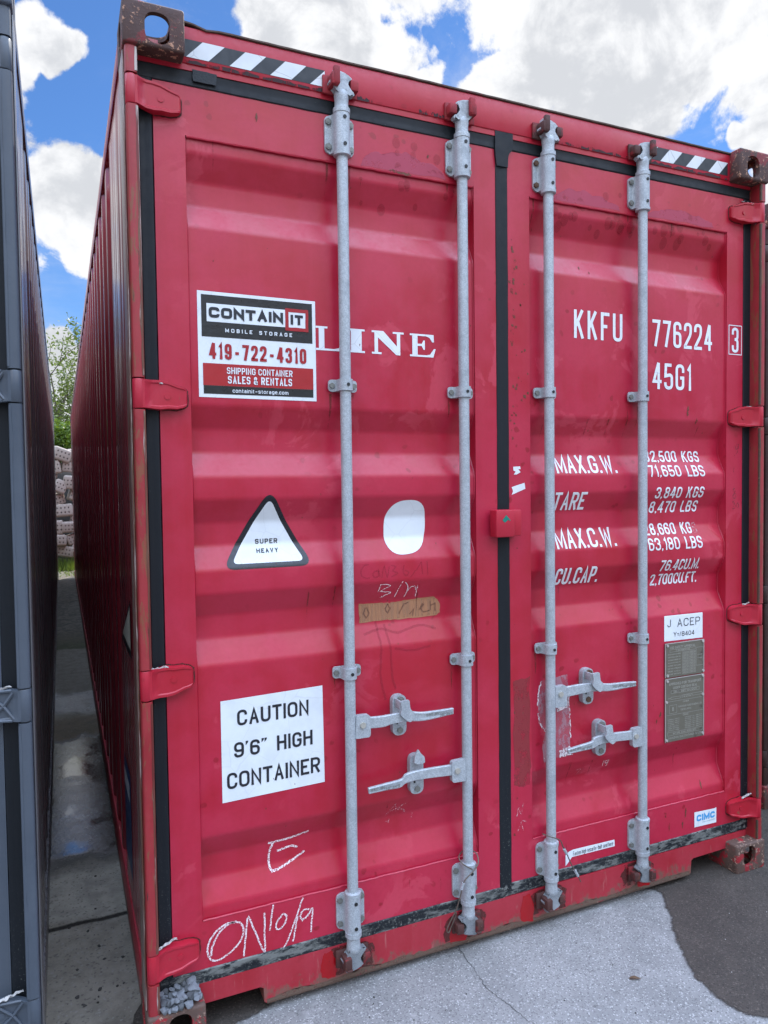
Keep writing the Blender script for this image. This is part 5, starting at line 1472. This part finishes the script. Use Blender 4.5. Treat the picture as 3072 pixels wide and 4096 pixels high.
# ------------------------------------------------------------------ ground
def flat(name, pts, z, m, label=None, cat=None, kind='structure'):
    b = MB(); b.bm.faces.new([b.bm.verts.new((p[0], p[1], z)) for p in pts]).normal_update(); bmesh.ops.triangulate(b.bm, faces=b.bm.faces[:])
    for f in b.bm.faces:
        f.normal_update()
        if f.normal.z < 0: f.normal_flip()
    o = b.build(name, m, None, 0, recalc=False); tag(o, label, cat, None, kind); return o
flat('ground', [(-400, -400), (400, -400), (400, 400), (-400, 400)], 0.0, 'dry_concrete', 'pale dry concrete yard', 'ground')
def wet_patch():
    """damp stain on the paving: ragged outline with a half dried fringe carried by a point attribute"""
    line = [(-.05, .050), (.12, .03), (.30, .052), (.42, .10), (.60, .16), (1.0, .17), (1.5, .16), (1.80, .10), (1.886, .082), (1.905, .026), (1.876, -.03), (1.830, -.085), (1.778, -.16), (1.727, -.236), (1.685, -.31), (1.652, -.392),
            (1.637, -.46), (1.640, -.531), (1.664, -.575), (1.698, -.600), (1.76, -.64), (1.90, -.665), (2.2, -.74), (3.0, -.95), (6.0, -1.6)]
    P_ = smooth_path(line, 10); q = []
    for i, p in enumerate(P_):
        a, c = P_[max(0, i - 1)], P_[min(len(P_) - 1, i + 1)]; d_ = Vector((c[0] - a[0], c[1] - a[1])).normalized(); n_ = Vector((d_.y, -d_.x))
        o_ = .010 * mnoise.noise(Vector((p[0] * 14, p[1] * 14, 0))) + .006 * mnoise.noise(Vector((p[0] * 45, p[1] * 45, 2))) + .003 * mnoise.noise(Vector((p[0] * 130, p[1] * 130, 5)))
        q.append((Vector(p) + n_ * o_, n_))
    bm = bmesh.new(); lay = bm.verts.layers.float.new('wet'); rings = []
    for off, wv in ((.020, 0.0), (.004, .45), (-.010, .8), (-.05, 1.0)):
        row = []
        for p, n_ in q:
            v = bm.verts.new((p.x + n_.x * off, p.y + n_.y * off, .004)); v[lay] = wv; row.append(v)
        rings.append(row)
    for a, c in zip(rings, rings[1:]):
        for i in range(len(a) - 1): bm.faces.new((a[i], a[i + 1], c[i + 1], c[i]))
    e1, e2 = bm.verts.new((6.0, .9, .004)), bm.verts.new((-.05, .9, .004)); e1[lay] = e2[lay] = 1.0
    f = bm.faces.new(rings[-1] + [e1, e2]); f.normal_update(); bmesh.ops.triangulate(bm, faces=[f])
    for f in bm.faces:
        f.normal_update()
        if f.normal.z < 0: f.normal_flip()
    me = bpy.data.meshes.new('wet_ground'); bm.to_mesh(me); bm.free(); me.materials.append(MATS['wet_asphalt']); o = link('wet_ground', me); tag(o, 'damp brown stain on the paving beside the right corner', 'ground', None, 'structure')
wet_patch()
flat('yard', [(-60, -60), (60, -60), (60, -1.15), (2.2, -1.05), (-.2, -1.0), (-3, -1.15), (-60, -1.2)], .004, 'yard_dark', 'dark ground sheet added out of view before the containers to cut bounced light', 'ground')  # unseen dark sheet, added to weaken light bounced up onto the doors
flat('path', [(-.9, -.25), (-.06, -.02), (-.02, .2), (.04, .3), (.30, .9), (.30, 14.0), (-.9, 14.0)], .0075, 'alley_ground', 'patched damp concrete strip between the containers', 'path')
d = MB()
cr_ = smooth_path([(1.032, .09), (1.024, -.02), (1.016, -.09), (1.010, -.142), (1.024, -.20), (1.036, -.244), (1.05, -.32), (1.10, -.42), (1.12, -.55), (1.18, -.70)], 8)
cr_ = [(p[0] + random.uniform(-.004, .004), p[1]) for p in cr_]
rows = []
for i, p in enumerate(cr_):
    w_ = .0011 * (.5 + .8 * abs(math.sin(i * 1.7)) + .3 * math.sin(i * .37)); rows.append([(p[0] - w_, p[1], .0012), (p[0] + w_, p[1], .0012)])
d.sheet(rows); tag(d.build('crack', 'crack_dark', None, 0), 'hairline crack running through the dry concrete', 'crack', None, 'structure')


def stone_mesh(seed, sx, sy, sz, m):
    rnd = random.Random(seed); bm = bmesh.new(); bmesh.ops.create_icosphere(bm, subdivisions=3, radius=1.0)
    cuts = [Vector((rnd.uniform(-1, 1), rnd.uniform(-1, 1), rnd.uniform(-1, 1))).normalized() for _ in range(11)]
    for v in bm.verts:
        for c in cuts:
            k = v.co.dot(c)
            if k > .58: v.co -= c * (k - .58) * .98
        v.co *= 1 + .10 * mnoise.noise(v.co * 1.6 + Vector((seed, 0, 0)))
        v.co = Vector((v.co.x * sx, v.co.y * sy, v.co.z * sz))
    me = bpy.data.meshes.new('stone'); bm.to_mesh(me); bm.free(); me.materials.append(MATS[m]); me.shade_smooth(); me.set_sharp_from_angle(angle=R(28)); return me


STONES = [stone_mesh(i, 1, random.uniform(.75, 1), random.uniform(.6, .85), 'stone' if i % 3 else 'stone_dark') for i in range(9)]
# gravel heaped on the lower left casting
def gravel_spot(x, y, z, r, k):
    r *= 1.42
    o = link('gravel_stone', STONES[k % 9]); o.location = (x, y, z); o.scale = (r, r, r); o.rotation_euler = (random.uniform(-.6, .6), random.uniform(-.6, .6), random.uniform(0, 6.28))
    tag(o, 'grey gravel stone in the heap on the lower left corner casting', 'stone', 'gravel stones on the lower left casting')
for k, (x, y, z, r) in enumerate([(.047, .006, .128, .011), (.072, .002, .126, .0095), (.092, .003, .129, .011), (.114, .004, .130, .012), (.060, .004, .124, .007), (.047, .026, .132, .013), (.070, .024, .134, .012), (.094, .022, .138, .0155), (.118, .022, .138, .0165), (.138, .016, .132, .011),
                                   (.050, .046, .134, .012), (.066, .044, .140, .010), (.082, .042, .142, .012), (.100, .044, .144, .010), (.116, .042, .150, .012), (.130, .034, .152, .016), (.146, .038, .134, .010), (.056, .052, .150, .009), (.074, .052, .152, .009), (.090, .052, .155, .009), (.108, .052, .158, .008), (.126, .050, .163, .013), (.042, .052, .148, .009), (.144, .050, .145, .008), (.084, .012, .142, .008), (.104, .012, .146, .008), (.060, .014, .141, .008),
    (.052, .014, .124, .012), (.082, .032, .128, .014), (.104, .034, .132, .014), (.128, .028, .136, .013), (.064, .034, .128, .013), (.092, .012, .124, .012), (.116, .012, .126, .012), (.134, .044, .142, .012), (.096, .050, .146, .011), (.060, .048, .138, .010), (.140, .030, .126, .012), (.076, .012, .122, .010)]):
    gravel_spot(x, y, z, r, k * 5 + 2)
PEB = [stone_mesh(40 + i, 1, random.uniform(.7, 1), random.uniform(.5, .7), 'pebble_pale') for i in range(4)]; PEBD = [stone_mesh(60 + i, 1, random.uniform(.7, 1), random.uniform(.5, .7), 'pebble_dark') for i in range(4)]
def pebbles(n, fn, meshes, label, group, rng, z):
    for i in range(n):
        x, y = fn(); r = random.uniform(*rng); o = link('pebble', meshes[i % 4]); o.location = (x, y, z + r * .25); o.scale = (r, r, r); o.rotation_euler = (random.uniform(-.3, .3), random.uniform(-.3, .3), random.uniform(0, 6.28))
        tag(o, label, 'pebble', group)
pebbles(34, lambda: (random.uniform(1.75, 3.0), random.uniform(-.75, .1)), PEB, 'tiny pale pebble on the damp paving by the right corner', 'pale pebbles on the damp paving', (.0015, .004), .004)
pebbles(30, lambda: (random.uniform(-.22, -.02), random.choice([random.uniform(.08, 1.15), random.uniform(.2, .75)])), PEBD, 'dark grit pebble on the damp concrete between the containers', 'dark pebbles in the passage', (.002, .0085), .0075)
pebbles(30, lambda: (random.uniform(.4, 1.62), random.uniform(-.75, -.02)), PEBD, 'tiny dark grit pebble on the pale dry concrete', 'dark grit on the dry concrete', (.0015, .0045), 0)
# dead leaf
b = MB(); lp = [(-.016, 0), (-.006, .006), (.004, .0075), (.016, .002), (.022, -.002), (.010, -.005), (-.004, -.006)]
b.bm.faces.new([b.bm.verts.new((p[0], p[1], .003 + .004 * abs(p[1]) / .007)) for p in lp]); o = b.build('dead_leaf', 'dead_leaf', None, 0); o.location = (1.46, -.303, .001); o.rotation_euler = (0, 0, -.5); o.modifiers.new('t', 'SOLIDIFY').thickness = .0008
tag(o, 'curled brown dead leaf lying on the dry concrete', 'leaf')

# ------------------------------------------------------------------ beyond the passage: grass, block pile, bushes, trees
def mound():  # near-black earth backing, added so gaps between the blocks read as shade
    b = MB(); nx, ny = 30, 16; rows = []
    for j in range(ny + 1):
        y = 14.30 + 3.6 * j / ny; row = []
        for i in range(nx + 1):
            x = -3.2 + 6.0 * i / nx
            h = 2.15 * min(1, (j / ny) / .28) * max(0, 1 - max(0, (j / ny - .55) / .45) ** 2); h *= math.exp(-((x + .2) / 2.6) ** 4)
            row.append((x, y, -.05 + h + .12 * mnoise.noise(Vector((x * 2, y * 2, 3)))))
        rows.append(row)
    b.sheet(rows); o = b.build('mound', 'shade_soil', None, 60); tag(o, 'earth bank added behind the pile of blocks, coloured near black as shade in the gaps', 'mound', None, 'structure')
mound()
def block_mesh(sx, sy, sz):
    b = MB().box(-sx / 2, sx / 2, -sy / 2, sy / 2, -sz / 2, sz / 2, .034, 3); 
    for v in b.bm.verts: v.co *= 1 + .03 * mnoise.noise(v.co * 14)
    me = mesh_of(b); me.materials.append(MATS['perforated_block']); me.shade_smooth(); me.set_sharp_from_angle(angle=R(35)); return me
BL = [block_mesh(.28, .20, .20), block_mesh(.22, .2, .24), block_mesh(.30, .2, .20)]
k_ = 3.157
def bl(cx, cz, kind, rot, sc=1.0, yaw=0.0, y=14.0, tilt=0.0):
    x = -.18 + (y + 2.076) * ((180 + cx / k_) - 244) / 2918 / .914 * .914; z = 1.5947 - (y + 2.076) * ((1700 + cz / k_) - 1957.7) / 2918
    o = link('concrete_block', BL[kind]); o.location = (x, y, z); o.rotation_euler = (tilt, rot, yaw); o.scale = (sc * 1.16, sc * 1.16, sc * 1.16)
    return o
blocks = [(215, 412, 0, .35, 1.12, .25), (140, 560, 1, -.15, .95, -.2), (300, 552, 0, .08, .95, .1), (190, 782, 1, .45, .95, .2), (300, 732, 1, .12, .98, -.1), (140, 935, 0, -.30, 1.0, .5), (345, 880, 1, .3, .9, .3), (208, 1060, 2, -.06, 1.1, .15),
          (142, 1250, 1, 0, 1.05, -.1), (285, 1248, 2, -.03, .95, .1), (150, 1398, 0, .04, 1.0, .1), (312, 1388, 0, -.35, .9, .3), (232, 1530, 2, .2, 1.0, -.2), (88, 405, 0, .1, 1.0, .6), (352, 420, 1, -.1, .95, .2), (80, 700, 1, .1, 1.0, .4), (370, 1150, 1, .2, 1.0, -.2), (90, 1540, 1, .1, .9, .1), (350, 1520, 0, .5, .8, .2)]
names_ = ['tilted pale block on top of the heap', 'upright block below the topmost one', 'shaded block right of the upright one']
for i, (cx, cz, kd, rt, sc, yw) in enumerate(blocks):
    o = bl(cx, cz, kd, rt, sc, yw, 14.0 + random.uniform(-.05, .12), random.uniform(-.12, .12))
    tag(o, 'pale concrete block with punched holes, tipped on the very top of the heap' if i == 0 else 'pinkish grey concrete block with punched holes in the heap beyond the passage', 'block', 'perforated blocks in the heap')
for i in range(26):
    x = random.choice([random.uniform(-1.9, -.55), random.uniform(.2, 1.5)]); zz = random.uniform(.2, 2.0) * math.exp(-((x + .2) / 1.9) ** 4)
    o = link('concrete_block', BL[i % 3]); o.location = (x, 14.05 + random.uniform(-.1, .2), zz); o.rotation_euler = (random.uniform(-.2, .2), random.uniform(-.7, .7), random.uniform(-.5, .5)); tag(o, 'pinkish grey concrete block with punched holes in the heap beyond the passage', 'block', 'perforated blocks in the heap')


def leaf_cloud(pts, size, rnd, droop=.4):
    bm = bmesh.new()
    for p in pts:
        s = size * rnd.uniform(.6, 1.35); a = Vector((rnd.uniform(-1, 1), rnd.uniform(-1, 1), rnd.uniform(-.6, .6))).normalized(); c = a.cross(Vector((rnd.uniform(-1, 1), rnd.uniform(-1, 1), rnd.uniform(-1, 1)))).normalized(); p = Vector(p)
        bm.faces.new([bm.verts.new(q) for q in (p - a * s, p + c * s * .42, p + a * s, p - c * s * .42)])
    return bm


def tree(base, stems, h, spread, seed, nleaf, label, group=None):
    rnd = random.Random(seed); root = empty('tree', base, label, 'tree', group); b = MB(); leaves = []
    def grow(p, d, ln, r, depth):
        pts = [p]; n = 6
        for i in range(n):
            d = (d + Vector((rnd.uniform(-.16, .16), rnd.uniform(-.16, .16), rnd.uniform(-.02, .10)))).normalized(); p = p + d * ln / n; pts.append(p)
            if depth < 3 and i >= 1 and rnd.random() < .75:
                sd_ = (d + Vector((rnd.uniform(-.9, .9), rnd.uniform(-.9, .9), rnd.uniform(-.1, .5)))).normalized(); grow(p, sd_, ln * rnd.uniform(.32, .5), r * .45, depth + 1)
            if depth >= 2 or i > 1:
                for _ in range(nleaf): leaves.append(p + Vector((rnd.gauss(0, .17), rnd.gauss(0, .17), rnd.gauss(0, .15))))
        b.tube(pts, r, 6, max(.003, r * .35))
    for s in stems: grow(Vector((rnd.uniform(-.12, .12), rnd.uniform(-.12, .12), 0)), Vector(s).normalized(), h * rnd.uniform(.85, 1.05), .055, 1)
    b.build('trunk', 'bark', root, 60)
    bm = leaf_cloud(leaves, .058, rnd); me = bpy.data.meshes.new('crown'); bm.to_mesh(me); bm.free(); me.materials.append(MATS['leaf_young']); link('crown', me, root)
tree((-.45, 20.0, 0), [(-.12, .1, 1), (-.03, -.1, 1), (.03, .08, 1), (.09, -.05, 1), (.16, .05, 1), (.26, .1, 1)], 5.0, .4, 5, 12, 'slender many stemmed tree with sparse young leaves behind the block heap', 'trees behind the heap')
tree((1.6, 22.0, 0), [(-.22, .1, 1), (-.08, -.1, 1), (.12, .05, 1)], 5.2, .4, 9, 11, 'leafier slender tree leaning in from the right behind the block heap', 'trees behind the heap')
tree((-2.6, 22.0, 0), [(.1, .1, 1), (.02, -.1, 1), (.2, .05, 1)], 4.6, .4, 12, 8, 'slender tree hidden mostly by the grey container behind the heap', 'trees behind the heap')


def bush(base, rx, ry, rz, n, seed, label):
    rnd = random.Random(seed); root = empty('bush', base, label, 'bush', 'bushes behind the heap'); pts = []; b = MB()
    lobes = [(rnd.uniform(-.7, .7) * rx, rnd.uniform(-.6, .6) * ry, rnd.uniform(.35, 1.0) * rz, rnd.uniform(.28, .5)) for _ in range(16)]
    for _ in range(n):
        l = rnd.choice(lobes); v = Vector((rnd.gauss(0, 1), rnd.gauss(0, 1), rnd.gauss(0, 1))).normalized() * l[3] * rnd.uniform(.55, 1.05) * rz * .55
        pts.append((l[0] + v.x, l[1] + v.y, max(.05, l[2] + v.z)))
    for l in lobes: b.tube([(0, 0, 0), (l[0] * .4, l[1] * .4, l[2] * .5), (l[0], l[1], l[2])], .02, 5, .006)
    b.build('stem', 'bark', root, 60); bm = leaf_cloud(pts, .06, rnd); me = bpy.data.meshes.new('foliage'); bm.to_mesh(me); bm.free(); me.materials.append(MATS['leaf_bush']); link('foliage', me, root)
bush((-.15, 17.4, 1.4), 1.1, .7, 1.75, 5200, 3, 'bright green bush rising just behind the block heap')
bush((1.5, 18.0, 1.0), 1.1, .8, 1.8, 2600, 8, 'green bush behind the heap, screened by the red container')
bush((-2.2, 18.0, 1.0), 1.1, .8, 1.8, 2600, 6, 'green bush behind the heap, screened by the grey container')
rnd = random.Random(2); bm = bmesh.new()
for _ in range(5200):
    x, y = rnd.uniform(-2.2, 1.8), (rnd.uniform(13.25, 14.05) if rnd.random() < .88 else rnd.uniform(12.25, 13.3)); hgt = rnd.uniform(.06, .30) * (.3 + .7 * max(0, min(1, (y - 13.0) / .6))); a = rnd.uniform(0, 6.28); w = rnd.uniform(.006, .014); ln = Vector((rnd.uniform(-.08, .08), rnd.uniform(-.08, .08), 0))
    p = Vector((x, y, .0)); s_ = Vector((math.cos(a), math.sin(a), 0)) * w; bm.faces.new([bm.verts.new(q) for q in (p - s_, p + s_, p + Vector((0, 0, hgt)) + ln)])
me = bpy.data.meshes.new('grass'); bm.to_mesh(me); bm.free(); me.materials.append(MATS['grass']); o = link('grass', me); tag(o, 'bright weeds and grass at the foot of the block heap', 'grass', None, 'stuff')
